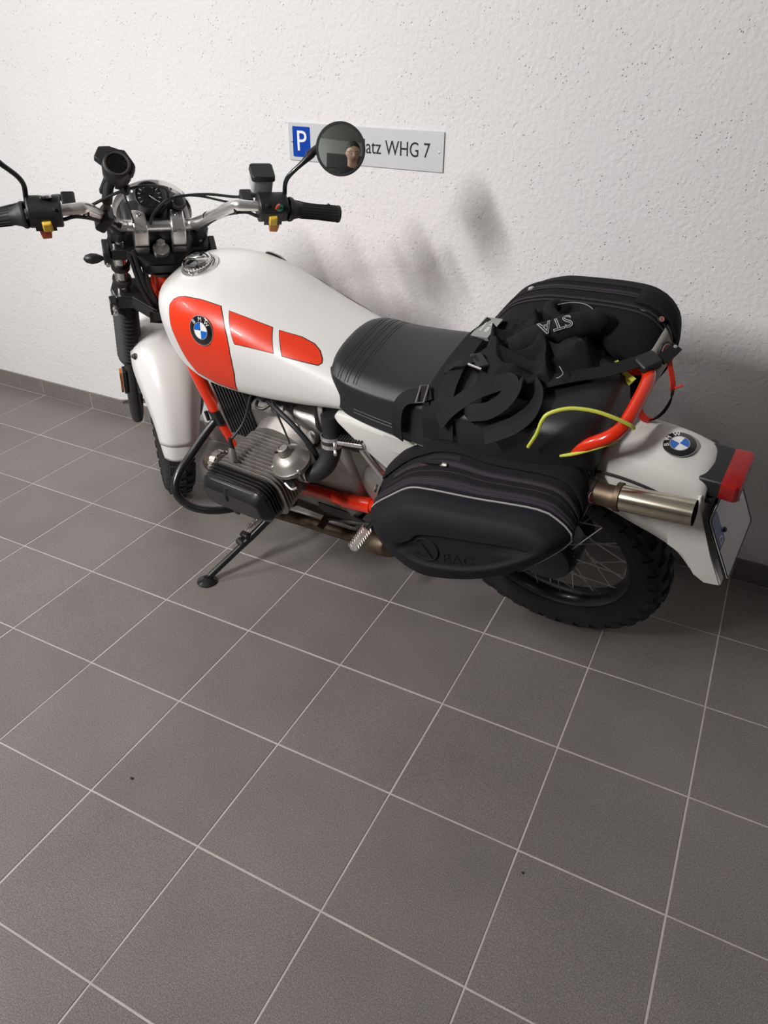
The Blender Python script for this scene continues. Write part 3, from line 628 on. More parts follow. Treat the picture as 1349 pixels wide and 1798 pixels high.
def decal(name, poly, m, off, parent, sides=(1, -1)):
    """a painted panel following the tank's side: outline in (x, slant height)"""
    for s in sides:
        bm = bmesh.new(); f = bm.faces.new([bm.verts.new((p[0], 0, p[1] - (.0 if s > 0 else .062))) for p in poly])
        xs = [p[0] for p in poly]; zs = [p[1] - (.0 if s > 0 else .062) for p in poly]
        for x in np.arange(min(xs) + .01, max(xs), .010): bmesh.ops.bisect_plane(bm, geom=bm.verts[:] + bm.edges[:] + bm.faces[:], plane_co=(x, 0, 0), plane_no=(1, 0, 0))
        for z in np.arange(min(zs) + .006, max(zs), .008): bmesh.ops.bisect_plane(bm, geom=bm.verts[:] + bm.edges[:] + bm.faces[:], plane_co=(0, 0, z), plane_no=(0, 0, 1))
        bm.verts.ensure_lookup_table(); m_ = MB(); vs = []
        for v in bm.verts:
            q, n = tank_hit(v.co.x, v.co.z, off); vs.append((q[0], q[1] * s, q[2]))
        m_.add(vs, [[v.index for v in f.verts] for f in bm.faces]); bm.free()
        P(name, m_, m, parent, smooth=60)
def rounded(poly, rs, n=5):
    out = []; N_ = len(poly)
    for i, p in enumerate(poly):
        p = A3(*p); a = A3(*poly[i - 1]); b = A3(*poly[(i + 1) % N_]); r = rs[i]
        if r <= 0: out.append(tuple(p)); continue
        da, db = nrm(a - p), nrm(b - p); p0, p1 = p + da * r, p + db * r
        for k in range(n + 1):
            t = k / n; q = (1 - t) ** 2 * p0 + 2 * t * (1 - t) * p + t * t * p1; out.append(tuple(q))
    return out
def grow(poly, d):
    Pn = np.array(poly); c = Pn.mean(0); out = []
    n = len(Pn)
    for i in range(n):
        e0 = nrm(Pn[i] - Pn[i - 1]); e1 = nrm(Pn[(i + 1) % n] - Pn[i]); nn = nrm(np.array([e0[1], -e0[0]]) + np.array([e1[1], -e1[0]]))
        if nn @ (Pn[i] - c) < 0: nn = -nn
        out.append(tuple(Pn[i] + nn * d))
    return out
D1 = [xs_of(p) for p in [(.9540, .1325, .9595), (.9449, .1207, .969), (.930, .114, .9735), (.9117, .1096, .975), (.8564, .1062, .9739), (.7997, .1034, .9656), (.7833, .1231, .9531), (.771, .1381, .9398), (.7614, .151, .921), (.756, .1619, .8961), (.7569, .1695, .8631), (.7643, .1723, .8198), (.7847, .1687, .758), (.8536, .1697, .7638), (.9195, .1679, .7805), (.938, .168, .815), (.945, .1673, .8502), (.953, .158, .9168)]]
D2 = [xs_of(p) for p in [(.7741, .1043, .9585), (.666, .0869, .9224), (.6391, .1342, .8878), (.7391, .1541, .9066)]]
D3 = [xs_of(p) for p in [(.6484, .0831, .9154), (.5976, .068, .8964), (.5648, .0666, .8831), (.545, .075, .874), (.530, .090, .865), (.5261, .0992, .8616), (.5300, .107, .8605), (.5359, .1094, .8618), (.5691, .1189, .8705), (.6162, .1299, .882)]]
for d_ in (D1, D2, D3):
    decal('panel_outline', grow(d_, .0022), 'decal_line', .0005, tank)
    decal('orange_panel', d_, 'decal_red', .0010, tank)
def roundel(fr, R, parent=None, rot=0.0):
    e = P('emblem', MB(fr).lathe([(R, -.002), (R, .0015), (R * .93, .003), (.001, .003)], (0, 0, 0), (0, 0, 1), 40), 'emblem_black', parent)
    def sub(mb, m, nm): return P(nm, mb, m, e, smooth=30)
    sub(MB(fr).lathe([(R * .93, .003), (R * 1.0, .0012), (R * 1.03, .0012), (R * 1.03, .0002), (R * 1.0, -.001)], (0, 0, 0), (0, 0, 1), 40, cap=False), 'silver_piping', 'emblem_rim')
    sub(MB(fr).lathe([(R * .60, .0028), (R * .60, .0040), (R * .565, .0040), (R * .565, .0028)], (0, 0, 0), (0, 0, 1), 40, cap=False), 'silver_piping', 'inner_ring')
    for q in range(4):
        a0 = math.radians(90 * q) + rot; pts = [(0, 0)] + [(R * .57 * math.cos(a0 + math.radians(90 * k / 10)), R * .57 * math.sin(a0 + math.radians(90 * k / 10))) for k in range(11)]
        sub(MB(fr).prism(pts, (0, 0, .0029), (1, 0, 0), (0, 1, 0), (0, 0, .0007)), 'emblem_blue' if q % 2 else 'emblem_white', 'quadrant')
    for ch, ang in (('B', 135), ('M', 90), ('W', 45)):
        vs, fs = text_geo(ch, R * .42, depth=.0006); a = math.radians(ang) + rot; m_ = MB(fr)
        m_.add([(R * .775 * math.cos(a) + x * math.sin(a) + y * math.cos(a), R * .775 * math.sin(a) - x * math.cos(a) + y * math.sin(a), .0036 + z) for x, y, z in vs], fs)
        sub(m_, 'emblem_white', 'letter')
    return e
q, n = tank_hit(*xs_of((.8357, .159, .9262)), 0)
def frame_on(q, n, upv=(0, 0, 1), flip=False):
    n = nrm(n); h = nrm(A3(*upv) - n * (n @ A3(*upv))); w_ = np.cross(h, n); return Frame(q, np.stack([w_, h, n]))
roundel(frame_on(q, n), .036)
q2 = A3(q[0], -q[1], q[2]); roundel(frame_on(q2, A3(n[0], -n[1], n[2])), .036)
cap = P('filler_cap', MB().lathe([(.041, -.012), (.041, .0), (.0385, .002), (.0385, .010), (.036, .016), (.026, .020), (.001, .021)], (.955, .0, .991), (.03, 0, 1), 36), 'chrome')
kn = MB()
for k in range(30):
    a = 2 * math.pi * k / 30; kn.box((.955 + .0388 * math.cos(a), .0388 * math.sin(a), .997), (.0028, .0028, .010), R=np.array([[math.cos(a), math.sin(a), 0], [-math.sin(a), math.cos(a), 0], [0, 0, 1]]))
P('cap_knurl', kn, 'chrome', cap, kind='stuff', smooth=0)
P('cap_grip', MB().prism(rrect(.060, .014, .006), (.955, 0, 1.010), (.9, .43, 0), (-.43, .9, 0), (0, 0, .006), inset=.2), 'chrome', cap, bevel=.002)
P('cap_flange', MB().lathe([(.050, -.004), (.050, .0015), (.042, .003)], (.950, .0, .988), (.03, 0, 1), 36, cap=False), 'brushed_alloy', cap)
# fuel tap under the tank
tp = P('fuel_tap', MB().lathe([(.013, 0), (.015, -.008), (.012, -.010), (.015, -.018), (.013, -.026), (.009, -.03)], (.745, .125, .756), (0, 0, 1), 14), 'brushed_alloy')
P('tap_body', MB().tube([(.745, .125, .73), (.745, .125, .70)], .012, 10), 'black_plastic', tp)
P('tap_lever', MB().tube(cr([(.765, .135, .697), (.758, .152, .692), (.735, .152, .692), (.722, .138, .697)], 4), .0045, 8), 'dark_alloy', tp)
P('fuel_hose', MB().tube(cr([(.73, .13, .705), (.68, .15, .70), (.62, .165, .672), (.58, .17, .62), (.575, .17, .57), (.59, .17, .53)], 6), .0072, 10), 'black_rubber')

# ---- seat
ST = [  # x, half width at top, half width at bottom, top, bottom
    (.520, .050, .075, .858, .836), (.508, .083, .108, .871, .815), (.488, .106, .132, .875, .790), (.455, .118, .146, .871, .772), (.41, .122, .153, .866, .764), (.34, .128, .158, .865, .758),
    (.25, .134, .160, .871, .752), (.12, .140, .162, .882, .748), (.0, .138, .158, .892, .748), (-.08, .128, .148, .896, .750), (-.125, .110, .130, .890, .756), (-.148, .085, .105, .874, .770), (-.158, .055, .075, .847, .790)]
def seat_ring(x, wt, wb, zt, zb_):
    h = zt - zb_; half = [(0, zt), (.4 * wt, zt - .0015), (.78 * wt, zt - .008), (wt, zt - .10 * h - .012), (wt + .35 * (wb - wt), zt - .33 * h), (wt + .8 * (wb - wt), zb_ + .3 * h), (wb, zb_ + .03 * h), (wb - .004, zb_), (.6 * wb, zb_)]
    half = cr([A3(*p) for p in half], 4)
    return [(x, p[0], p[1]) for p in half] + [(x, -p[0], p[1]) for p in half[::-1][:-1]]
srow = interp([r[0] for r in ST], [r[1:] for r in ST], 5)
seat_mb = MB().loft([seat_ring(*r) for r in srow])
seat = P('seat', seat_mb, 'seat_vinyl', smooth=50)
SEAT_BVH = BVHTree.FromPolygons([Vector(v) for v in seat_mb.v], seat_mb.f)
def seat_at(x, y0):
    """point of the seat's shell above lateral position"""
    h = SEAT_BVH.ray_cast(Vector((x, y0, 1.2)), Vector((0, 0, -1))); return A3(*h[0]) if h[0] is not None else None
for xx in (.470, .462, .448, .440, .424, .416):
    pts = []
    for a in np.linspace(-70, 70, 41):
        d = Vector((0, math.sin(math.radians(a)), math.cos(math.radians(a)))); o = Vector((xx, 0, .80)); h = SEAT_BVH.ray_cast(o + d * .5, -d)
        if h[0] is not None: pts.append(A3(*h[0]) - A3(*d) * .0003)
    P('seat_groove', MB().tube(pts, .0012, 5), 'black_rubber', seat)
for zz in (.79, .782):
    pts = []
    for x in np.linspace(.42, .27, 16):
        h = SEAT_BVH.ray_cast(Vector((x, .5, zz + (.42 - x) * -.05)), Vector((0, -1, 0))); (pts.append(A3(*h[0])) if h[0] is not None else None)
    P('seat_seam', MB().tube(pts, .0009, 5), 'black_plastic', seat)

# ---- frame
for s in (1, -1):
    P('frame_tube', MB().tube(cr([(1.12, .022 * s, .90), (1.095, .045 * s, .80), (1.055, .078 * s, .68), (1.03, .092 * s, .58), (1.01, .098 * s, .48), (.98, .10 * s, .38), (.935, .105 * s, .31), (.86, .118 * s, .30), (.77, .126 * s, .335), (.69, .128 * s, .362), (.60, .128 * s, .370), (.51, .126 * s, .374), (.44, .120 * s, .405), (.385, .115 * s, .47), (.34, .118 * s, .56), (.30, .12 * s, .68), (.27, .12 * s, .74)], 5), .0195, 14), 'red_paint')
    P('rear_subframe_tube', MB().tube(cr([(.42, .115 * s, .70), (.25, .118 * s, .735), (.05, .115 * s, .74), (-.12, .105 * s, .735)], 5), .012, 10), 'red_paint')
P('top_tube', MB().tube(cr([(1.10, 0, .92), (.95, 0, .84), (.7, 0, .80), (.45, 0, .76)], 5), .022, 12), 'black_paint')
P('head_gusset', MB().prism([(1.15, .90), (1.09, .95), (1.03, .88), (1.08, .74), (1.12, .72), (1.15, .80)], (0, -.024, 0), (1, 0, 0), (0, 0, 1), (0, .048, 0)), 'red_paint', bevel=.006)
P('frame_sleeve', MB().tube([(.57, .1275, .372), (.475, .1235, .384)], .0235, 14), 'red_paint')
# grab rail round the tail
rail = P('grab_rail', MB().tube(cr([(-.04, .125, .775), (-.10, .118, .815), (-.145, .11, .848), (-.178, .095, .868), (-.192, .065, .876), (-.195, .0, .882), (-.192, -.065, .884), (-.178, -.095, .88), (-.145, -.11, .862), (-.10, -.118, .83), (-.04, -.125, .785)], 7), .0140, 14), 'red_paint')
for s in (1, -1):
    P('rail_bracket', MB().prism([(-.07, .735), (-.135, .765), (-.15, .80), (-.135, .825), (-.115, .80), (-.06, .765)], (0, s * .072, 0), (1, 0, 0), (0, 0, 1), (0, s * .006, 0)), 'red_paint', rail, bevel=.001)
    P('rail_plate', MB().box((-.135, s * .055, .795), (.05, .045, .008), R=np.array([[.86, 0, .5], [0, 1, 0], [-.5, 0, .86]])), 'red_paint', rail, bevel=.002)
    for dx in (0, .018): P('bolt', MB().lathe([(.001, .012), (.007, .012), (.007, .002), (.011, .002), (.011, 0)], (-.125 - dx, s * .058, .80 + dx * .6), (-.5, 0, .86), 10), 'brushed_alloy', rail)

# ---- engine
P('engine_block', MB().prism([(.98, .36), (.99, .56), (.95, .625), (.80, .655), (.62, .66), (.52, .60), (.50, .34), (.58, .25), (.90, .25)], (0, -.115, 0), (1, 0, 0), (0, 0, 1), (0, .23, 0)), 'cast_alloy', bevel=.02)
P('oil_pan', MB().prism([(.92, .25), (.56, .25), (.60, .19), (.88, .19)], (0, -.10, 0), (1, 0, 0), (0, 0, 1), (0, .20, 0)), 'dark_alloy', bevel=.01)
P('front_cover', MB().prism([(.985, .34), (1.02, .36), (1.025, .55), (.99, .60), (.95, .60), (.95, .34)], (0, -.10, 0), (1, 0, 0), (0, 0, 1), (0, .20, 0)), 'cast_alloy', bevel=.014)
tcv = P('upper_cover', MB().prism([(1.005, .57), (.985, .66), (.93, .70), (.62, .70), (.58, .66), (.60, .62), (.95, .60)], (0, -.085, 0), (1, 0, 0), (0, 0, 1), (0, .17, 0)), 'dark_alloy', bevel=.012)
for k in range(10):
    P('cooling_fin', MB().prism([(.958 - k * .0125, .50), (.952 - k * .0125, .50), (.944 - k * .0125, .695), (.950 - k * .0125, .695)], (0, .082, 0), (1, 0, 0), (0, 0, 1), (0, .040, 0)), 'black_paint', tcv)
P('crankcase_shoulder', MB().loft([[(.70 + .115 * c, .10, .56 + .085 * s_) for c, s_ in [(math.cos(2 * math.pi * k / 24), math.sin(2 * math.pi * k / 24)) for k in range(24)]], [(.735 + .105 * c, .145, .525 + .085 * s_) for c, s_ in [(math.cos(2 * math.pi * k / 24), math.sin(2 * math.pi * k / 24)) for k in range(24)]]]), 'cast_alloy')
gb = P('gearbox', MB().prism([(.54, .28), (.54, .60), (.46, .63), (.36, .58), (.32, .45), (.36, .31)], (0, -.10, 0), (1, 0, 0), (0, 0, 1), (0, .20, 0)), 'cast_alloy', bevel=.02)
P('gearbox_cover', MB().lathe([(.10, 0), (.098, .016), (.08, .028), (.001, .03)], (.40, .095, .46), (0, 1, 0), 28), 'cast_alloy', gb)
P('airbox', MB().prism([(.60, .64), (.58, .745), (.40, .77), (.36, .70), (.38, .60), (.55, .59)], (0, -.125, 0), (1, 0, 0), (0, 0, 1), (0, .25, 0)), 'black_plastic', bevel=.012)
P('airbox_clip', MB().tube(cr([(.545, .130, .742), (.545, .134, .735), (.55, .135, .70), (.552, .133, .672), (.545, .13, .655)], 4), 0, flat=(.014, .003), up=(0, 1, 0)), 'brushed_alloy')
CYX, CYZ = .752, .498
def fin_poly(hx, hz, r, n=5): return rrect(2 * hx, 2 * hz, r, n)
for s in (1, -1):
    cx = CYX if s > 0 else CYX - .03
    cyl = P('cylinder', MB().loft([[(cx + p[0], s * y, CYZ + p[1]) for p in fin_poly(hx, hz, .05)] for y, hx, hz in ((.10, .075, .066), (.245, .075, .066), (.30, .08, .055))]), 'dark_alloy')
    for k in range(12):
        y = .142 + k * .0118; g_ = k / 11
        hx, hz = .098 + .017 * g_, .078 - .004 * g_
        P('cylinder_fin', MB().loft([[(cx + p[0], s * (y + d), CYZ + p[1]) for p in fin_poly(hx - e, hz - e, .042)] for d, e in ((0, .0015), (.0012, 0), (.0034, 0), (.0046, .0015))]), 'fin_alloy', cyl)
    hx_, hz_ = cx + .010, CYZ + .006
    head = P('cylinder_head', MB().loft([[(hx_ + p[0], s * y, hz_ + p[1]) for p in fin_poly(.098, .054, .036)] for y in (.272, .316)]), 'dark_alloy')
    for k in range(4):
        y = .2835 + k * .0095
        P('head_fin', MB().loft([[(hx_ + p[0], s * (y + d), hz_ + p[1]) for p in fin_poly(.114 - e, .070 - k * .003 - e, .036)] for d, e in ((0, .0015), (.0012, 0), (.0034, 0), (.0046, .0015))]), 'black_paint', head)
    vc = P('valve_cover', MB().loft([[(hx_ + p[0] * a, s * y, hz_ + p[1] * b_ + dz) for p in fin_poly(.112, .058, .030, 4)] for y, a, b_, dz in ((.315, .985, .98, 0), (.318, 1, 1, 0), (.326, 1, 1, 0), (.329, .985, .97, 0), (.348, .90, .62, .006), (.351, .86, .56, .006))]), 'black_paint', smooth=22)
    for sg_ in (-1, 1):
        for k in range(4):
            zz = sg_ * (.0535 - k * .0062); yo = .3295 + k * .0042
            P('cover_rib', MB().tube([(hx_ - .088 + k * .002, s * (yo - .003), hz_ + zz), (hx_ - .07, s * yo, hz_ + zz), (hx_ + .07, s * yo, hz_ + zz), (hx_ + .088 - k * .002, s * (yo - .003), hz_ + zz)], .0026, 6), 'black_paint', vc)
    P('cover_notch', MB().tube([(hx_ + .012, s * .334, hz_ + .046), (hx_ + .012, s * .350, hz_ + .026), (hx_ + .012, s * .352, hz_ + .012)], [.012, .009, .004], 10), 'black_paint', vc)
    P('cover_nut', MB().lathe([(.010, -.01), (.010, .004), (.006, .006), (.001, .003)], (hx_, s * .346, hz_ - .034), (0, s, -.2), 12), 'black_plastic', vc)
    # spark plug and its lead
    pb_ = A3(cx + .045, s * .262, CYZ + .085)
    pl = P('plug_cap', MB().lathe([(.011, -.004), (.012, .010), (.010, .024), (.006, .036)], pb_, (.1, -.35 * s, 1), 14), 'cast_alloy')
    e0 = pb_ + nrm(A3(.1, -.35 * s, 1)) * .034
    P('plug_boot', MB().tube([e0 - A3(0, 0, .006), e0 + nrm(A3(.1, -.4 * s, 1)) * .028], [.0085, .005], 10), 'black_rubber', pl)
    P('plug_lead', MB().tube(cr([e0 + nrm(A3(.1, -.4 * s, 1)) * .02, (cx + .03, s * .19, .665), (cx + .01, s * .145, .735), (cx + .0, s * .09, .77)], 5), .0034, 8), 'black_rubber', pl)
    # push-rod side exhaust nut and header pipe in front of the head
    nut = P('exhaust_nut', MB().lathe([(.028, 0), (.033, .004), (.033, .022), (.028, .026)], (cx + .116, s * .255, CYZ + .030), (1, 0, -.1), 24), 'brushed_alloy', smooth=20)
    nf = MB()
    for k in range(16):
        a = 2 * math.pi * k / 16; nf.box((cx + .128, s * .255 + .035 * math.cos(a), CYZ + .029 + .035 * math.sin(a)), (.020, .007, .009), R=np.array([[1, 0, 0], [0, math.cos(a), math.sin(a)], [0, -math.sin(a), math.cos(a)]]))
    P('nut_fins', nf, 'cast_alloy', nut, kind='stuff', smooth=0)
    P('header_pipe', MB().tube(cr([(cx + .118, s * .255, CYZ + .030), (cx + .172, s * .252, CYZ + .018), (cx + .205, s * .235, CYZ - .03), (cx + .195, s * .205, CYZ - .14), (cx + .13, s * .165, .225), (cx + .02, s * .135, .185), (.60, s * .125, .185), (.50, s * .125, .205)], 6), .019, 14), 'rust_steel')
    # carburettor
    cc = A3(.612, s * .222, .588)
    P('intake_stub', MB().lathe([(.024, 0), (.024, .03)], (.690, s * .234, .520), (-1, 0, .55), 20), 'cast_alloy')
    for dx in (0, .017):
        P('hose_clamp', MB().lathe([(.0265, -.005), (.029, -.0045), (.029, .0045), (.0265, .005)], (.684 - dx * .85, s * .234, .5235 + dx * .5), (-1, 0, .55), 24, cap=False), 'brushed_alloy')
    cb = P('carburettor', MB().lathe([(.022, .055), (.026, .05), (.024, .0), (.027, -.03), (.024, -.04)], cc + A3(0, 0, -.018), (1, 0, -.35), 20), 'cast_alloy')
    P('dome', MB().lathe([(.046, .010), (.054, .014), (.054, .023), (.050, .026), (.043, .042), (.030, .050), (.019, .054), (.0155, .068), (.0145, .076), (.0115, .077), (.011, .074), (.001, .074)], cc, (.12, .10 * s, 1), 32), 'cast_alloy', cb)
    P('dome_base', MB().lathe([(.032, -.014), (.044, .004), (.053, .010), (.053, .018)], cc, (.12, .10 * s, 1), 28), 'cast_alloy', cb)
    P('float_bowl', MB().prism(rrect(.055, .045, .008), cc + A3(0, 0, -.028), (1, 0, 0), (0, 1, 0), (0, 0, -.04), inset=.15), 'dark_alloy', cb, bevel=.003)
    P('choke_box', MB().box(cc + A3(-.005, s * .030, -.02), (.036, .02, .026)), 'black_paint', cb, bevel=.003)
    P('choke_arm', MB().tube(cr([cc + A3(.012, s * .04, -.028), cc + A3(-.012, s * .046, -.036), cc + A3(-.028, s * .04, -.03)], 4), .004, 6), 'cast_alloy', cb)
    P('bowl_clip', MB().tube(cr([cc + A3(.0, s * .026, -.03), cc + A3(.002, s * .028, -.06), cc + A3(.0, .0, -.074)], 4), .0015, 5), 'brushed_alloy', cb)
    for a in (0.9, 2.6): P('dome_screw', MB().lathe([(.004, 0), (.004, .012), (.001, .013)], cc + A3(.050 * math.cos(a), s * .05 * math.sin(a), .018), (.12, .1 * s, 1), 8), 'brushed_alloy', cb)
    P('intake_hose', MB().tube(cr([(.588, s * .215, .572), (.560, s * .208, .572), (.534, s * .188, .590), (.522, s * .165, .622), (.518, s * .150, .660), (.516, s * .135, .73)], 6), [.0255] * 25 + [.0235] * 6, 18), 'black_rubber')
    for zz, yy in ((.645, .156), (.665, .1495)):
        hc = P('hose_clamp', MB().lathe([(.0255, -.005), (.028, -.0045), (.028, .0045), (.0255, .005)], (.519, s * yy, zz), (0, -.35 * s, 1), 24, cap=False), 'brushed_alloy')
        P('clamp_worm', MB().lathe([(.0045, 0), (.0045, .014), (.001, .015)], (.496, s * (yy + .018), zz), (-.6, .8 * s, 0), 8), 'brushed_alloy', hc)
    P('hose_clamp', MB().lathe([(.0262, -.005), (.0285, -.0045), (.0285, .0045), (.0262, .005)], (.580, s * .213, .572), (-1, -.3 * s, .05), 24, cap=False), 'brushed_alloy')
    P('throttle_cable', MB().tube(cr([cc + A3(.03, s * .02, .06), (.64, s * .19, .62), (.69, s * .15, .70), (.74, s * .11, .76)], 5), .003, 6), 'black_rubber')
    # crash bar
    P('crash_bar', MB().tube(cr([(1.022, s * .098, .520), (1.038, s * .15, .497), (1.05, s * .225, .468), (1.055, s * .285, .448), (1.052, s * .322, .424), (1.035, s * .338, .392), (.995, s * .330, .358), (.94, s * .285, .325), (.90, s * .20, .285), (.88, s * .11, .262)], 6), .0125, 14), 'black_paint')
    P('crash_bar_clamp', MB().tube([(1.023, s * .094, .550), (1.0135, s * .0975, .505)], .0245, 16), 'black_paint')
    P('clamp_bolt', MB().tube([(1.045, s * .115, .550), (1.04, s * .122, .522)], .006, 8), 'black_paint')
    # foot pegs
    fp = P('foot_peg', MB().prism(rrect(.085, .030, .012), (.475, s * .205, .325), (0, 1, 0), (1, 0, 0), (0, 0, .006)), 'brushed_alloy')
    tt = MB()
    for k in range(9):
        for e in (-1, 1): tt.box((.475 + e * .0135, s * .205 - .036 + k * .009, .336), (.003, .0045, .012))
    P('peg_teeth', tt, 'brushed_alloy', fp, kind='stuff', smooth=0)
    P('peg_arm', MB().tube([(.475, s * .168, .325), (.46, s * .115, .34)], .011, 10), 'black_paint', fp)
P('starter_cap', MB().lathe([(.020, 0), (.020, .022), (.012, .026), (.001, .027)], (.615, .118, .600), (0, .8, .6), 18), 'cast_alloy')
P('starter_collar', MB().lathe([(.026, -.01), (.028, .004), (.020, .006)], (.615, .118, .600), (0, .8, .6), 20, cap=False), 'black_plastic')
# kick starter and gear lever
kk = P('kick_lever', MB().tube(cr([(.37, .115, .46), (.385, .135, .54), (.41, .145, .61), (.425, .15, .655)], 5), .010, 10), 'brushed_alloy')
P('kick_pedal', MB().prism(rrect(.095, .020, .007), (.458, .152, .662), (-.97, 0, .2), (0, 1, 0), (0, 0, .013)), 'brushed_alloy', kk, bevel=.002)
pr = MB()
for k in range(10): pr.box((.498 - k * .009, .152, .672 + k * .0018), (.003, .019, .006))
P('pedal_ribs', pr, 'black_rubber', kk, kind='stuff', smooth=0)
P('kick_bracket', MB().tube(cr([(.37, .12, .42), (.34, .125, .50), (.31, .13, .56)], 4), .008, 8), 'brushed_alloy', kk)
gl = P('gear_lever', MB().tube(cr([(.47, .125, .30), (.55, .135, .285), (.63, .145, .275), (.655, .15, .268)], 4), .006, 8), 'dark_alloy')
P('gear_toe', MB().tube([(.655, .142, .268), (.655, .185, .262)], .0115, 12), 'dark_alloy', gl)
P('lower_guard', MB().prism([(.70, .255), (.56, .245), (.53, .275), (.60, .295), (.70, .29)], (0, .112, 0), (1, 0, 0), (0, 0, 1), (0, .006, 0)), 'black_paint')
P('collector', MB().lathe([(.024, 0), (.034, .012), (.036, .05), (.03, .09), (.024, .10)], (.53, .125, .20), (-1, 0, .12), 18), 'rust_steel')
P('link_pipe', MB().tube(cr([(.43, .125, .21), (.34, .13, .28), (.28, .135, .40), (.22, .135, .55), (.12, .13, .66), (.05, .125, .70)], 5), .022, 12), 'rust_steel')
# silencer
sil = P('silencer', MB().lathe([(.024, 0), (.052, .03), (.052, .26), (.038, .31), (.025, .335)], (.17, .128, .70), (-1, 0, .08), 24), 'dark_alloy')
P('silencer_neck', MB().lathe([(.024, 0), (.024, .035), (.0265, .05)], (-.165, .126, .727), (-1, 0, .08), 20), 'rust_steel', sil)
P('tail_pipe', MB().lathe([(.0268, 0), (.0268, .150), (.0268, .152), (.0252, .152), (.0252, .02)], (-.208, .124, .732), (-1, -.02, .10), 28, cap=False), 'tip_steel', sil)
P('pipe_clamp', MB().lathe([(.028, -.006), (.0305, -.005), (.0305, .005), (.028, .006)], (-.212, .124, .7325), (-1, -.02, .10), 24, cap=False), 'rust_steel', sil)
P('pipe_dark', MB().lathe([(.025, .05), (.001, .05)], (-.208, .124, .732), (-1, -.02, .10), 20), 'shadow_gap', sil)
# ---- side covers
for s in (1, -1):
    sc_ = P('side_cover', MB().loft([[(x, s * y, z) for x, z in poly] for y, poly in (
        (.118, [(.498, .734), (.486, .750), (.43, .750), (.33, .744), (.20, .742), (.20, .615), (.288, .575), (.355, .59), (.435, .66)]),
        (.142, [(.498, .734), (.486, .750), (.43, .750), (.33, .744), (.20, .742), (.20, .615), (.288, .575), (.355, .59), (.435, .66)]),
        (.152, [(.480, .728), (.47, .739), (.43, .739), (.33, .734), (.215, .732), (.215, .625), (.292, .59), (.347, .602), (.422, .664)]))]), 'white_plastic', bevel=.004)
    P('cover_ledge', MB().prism([(.345, .741), (.22, .738), (.22, .68), (.335, .688)], (0, s * .151, 0), (1, 0, 0), (0, 0, 1), (0, s * .003, 0)), 'white_plastic', sc_, bevel=.001)
# ---- tail: mudguard, lamp, number plate
def tail_ring(x, w, zt, sd):
    """cross-section of the rear mudguard: domed top, slab sides down to sd"""
    half = [(0, zt), (.5 * w, zt - .006), (.8 * w, zt - .018), (.93 * w, zt - .034), (w, zt - .06), (w * 1.04, (zt + sd) / 2), (w * 1.06, sd)]
    half = cr([A3(*p) for p in half], 3)
    return [(x, -p[0], p[1]) for p in half[::-1]] + [(x, p[0], p[1]) for p in half[1:]]
TL = [(.02, .060, .745, .66), (-.06, .066, .752, .66), (-.11, .072, .766, .655), (-.15, .076, .788, .645), (-.19, .078, .800, .632), (-.24, .078, .800, .612), (-.29, .076, .795, .590), (-.33, .072, .786, .560), (-.352, .070, .776, .53), (-.362, .066, .764, .505)]
trow = interp([r[0] for r in TL], [r[1:] for r in TL], 4)
tg = P('rear_mudguard', MB().loft([tail_ring(*r) for r in trow], closed=False, cap=False), 'white_plastic', solid=.004, smooth=50)
P('mudguard_flap', MB().loft([[(x, y, z) for y in (-.078, -.074, -.04, 0, .04, .074, .078)] for x, z in cr([A3(-.355, .74), A3(-.372, .66), A3(-.405, .56), A3(-.428, .505), A3(-.432, .49)], 4)], closed=False, cap=False), 'white_plastic', tg, solid=.005)
for s in (1, -1):
    P('mudguard_side', MB().prism([(-.30, .62), (-.36, .72), (-.40, .58), (-.432, .49), (-.40, .482), (-.375, .50), (-.345, .555), (-.31, .575)], (0, s * .0765, 0), (1, 0, 0), (0, 0, 1), (0, s * .004, 0)), 'white_plastic', tg, bevel=.001)
    P('rivet', MB().lathe([(.001, .004), (.006, .003), (.007, 0)], (-.262, s * .0815, .70), (0, s, 0), 12), 'brushed_alloy', tg)
roundel(frame_on(A3(-.286, .002, .7965), nrm(A3(-.03, .03, 1)), (1, 0, 0)), .0325, rot=math.radians(-15))
tl = P('tail_lamp', MB().loft([[(x, y * k, .750 + z * k) for y, z in rrect(.106, .046, .006)] for x, k in ((-.340, .97), (-.344, 1), (-.384, 1.0))]), 'black_plastic', smooth=25)
P('lamp_lens', MB().loft([[(x, y * k, .750 + z * k) for y, z in rrect(.106, .046, .006)] for x, k in ((-.384, 1.0), (-.412, 1.02), (-.419, .95), (-.421, .85))]), 'tail_lens', tl, smooth=25)
P('lamp_foot', MB().box((-.362, .03, .716), (.03, .05, .016)), 'black_plastic', tl, bevel=.003)
P('tail_wire', MB().tube(cr([(-.09, .080, .735), (-.13, .084, .742), (-.19, .086, .748), (-.25, .087, .742), (-.30, .084, .726), (-.345, .07, .718), (-.36, .05, .72)], 6), .0032, 8), 'black_rubber')
pn = nrm(np.cross(A3(0, 1, 0), A3(.061, 0, .17)))
if pn[0] > 0: pn = -pn
plate = P('number_plate', MB().prism(rrect(.18, .181, .010), A3(-.414, 0, .615) + pn * .0, (0, 1, 0), nrm(A3(.061, 0, .17)), pn * .0015), 'plate_white')
PFR = Frame(A3(-.414, 0, .615) + pn * .0017, np.stack([A3(0, -1, 0), nrm(A3(.061, 0, .17)), pn]))
rimp = [(x, y, .0) for x, y in rrect(.174, .175, .009)]
P('plate_border', MB(PFR).tube(rimp, .0012, 6, loop=True), 'sign_black', plate)
P('plate_band', MB(PFR).prism(rrect(.034, .085, .004), (-.069, .040, 0), (1, 0, 0), (0, 1, 0), (0, 0, .0005)), 'plate_blue', plate)
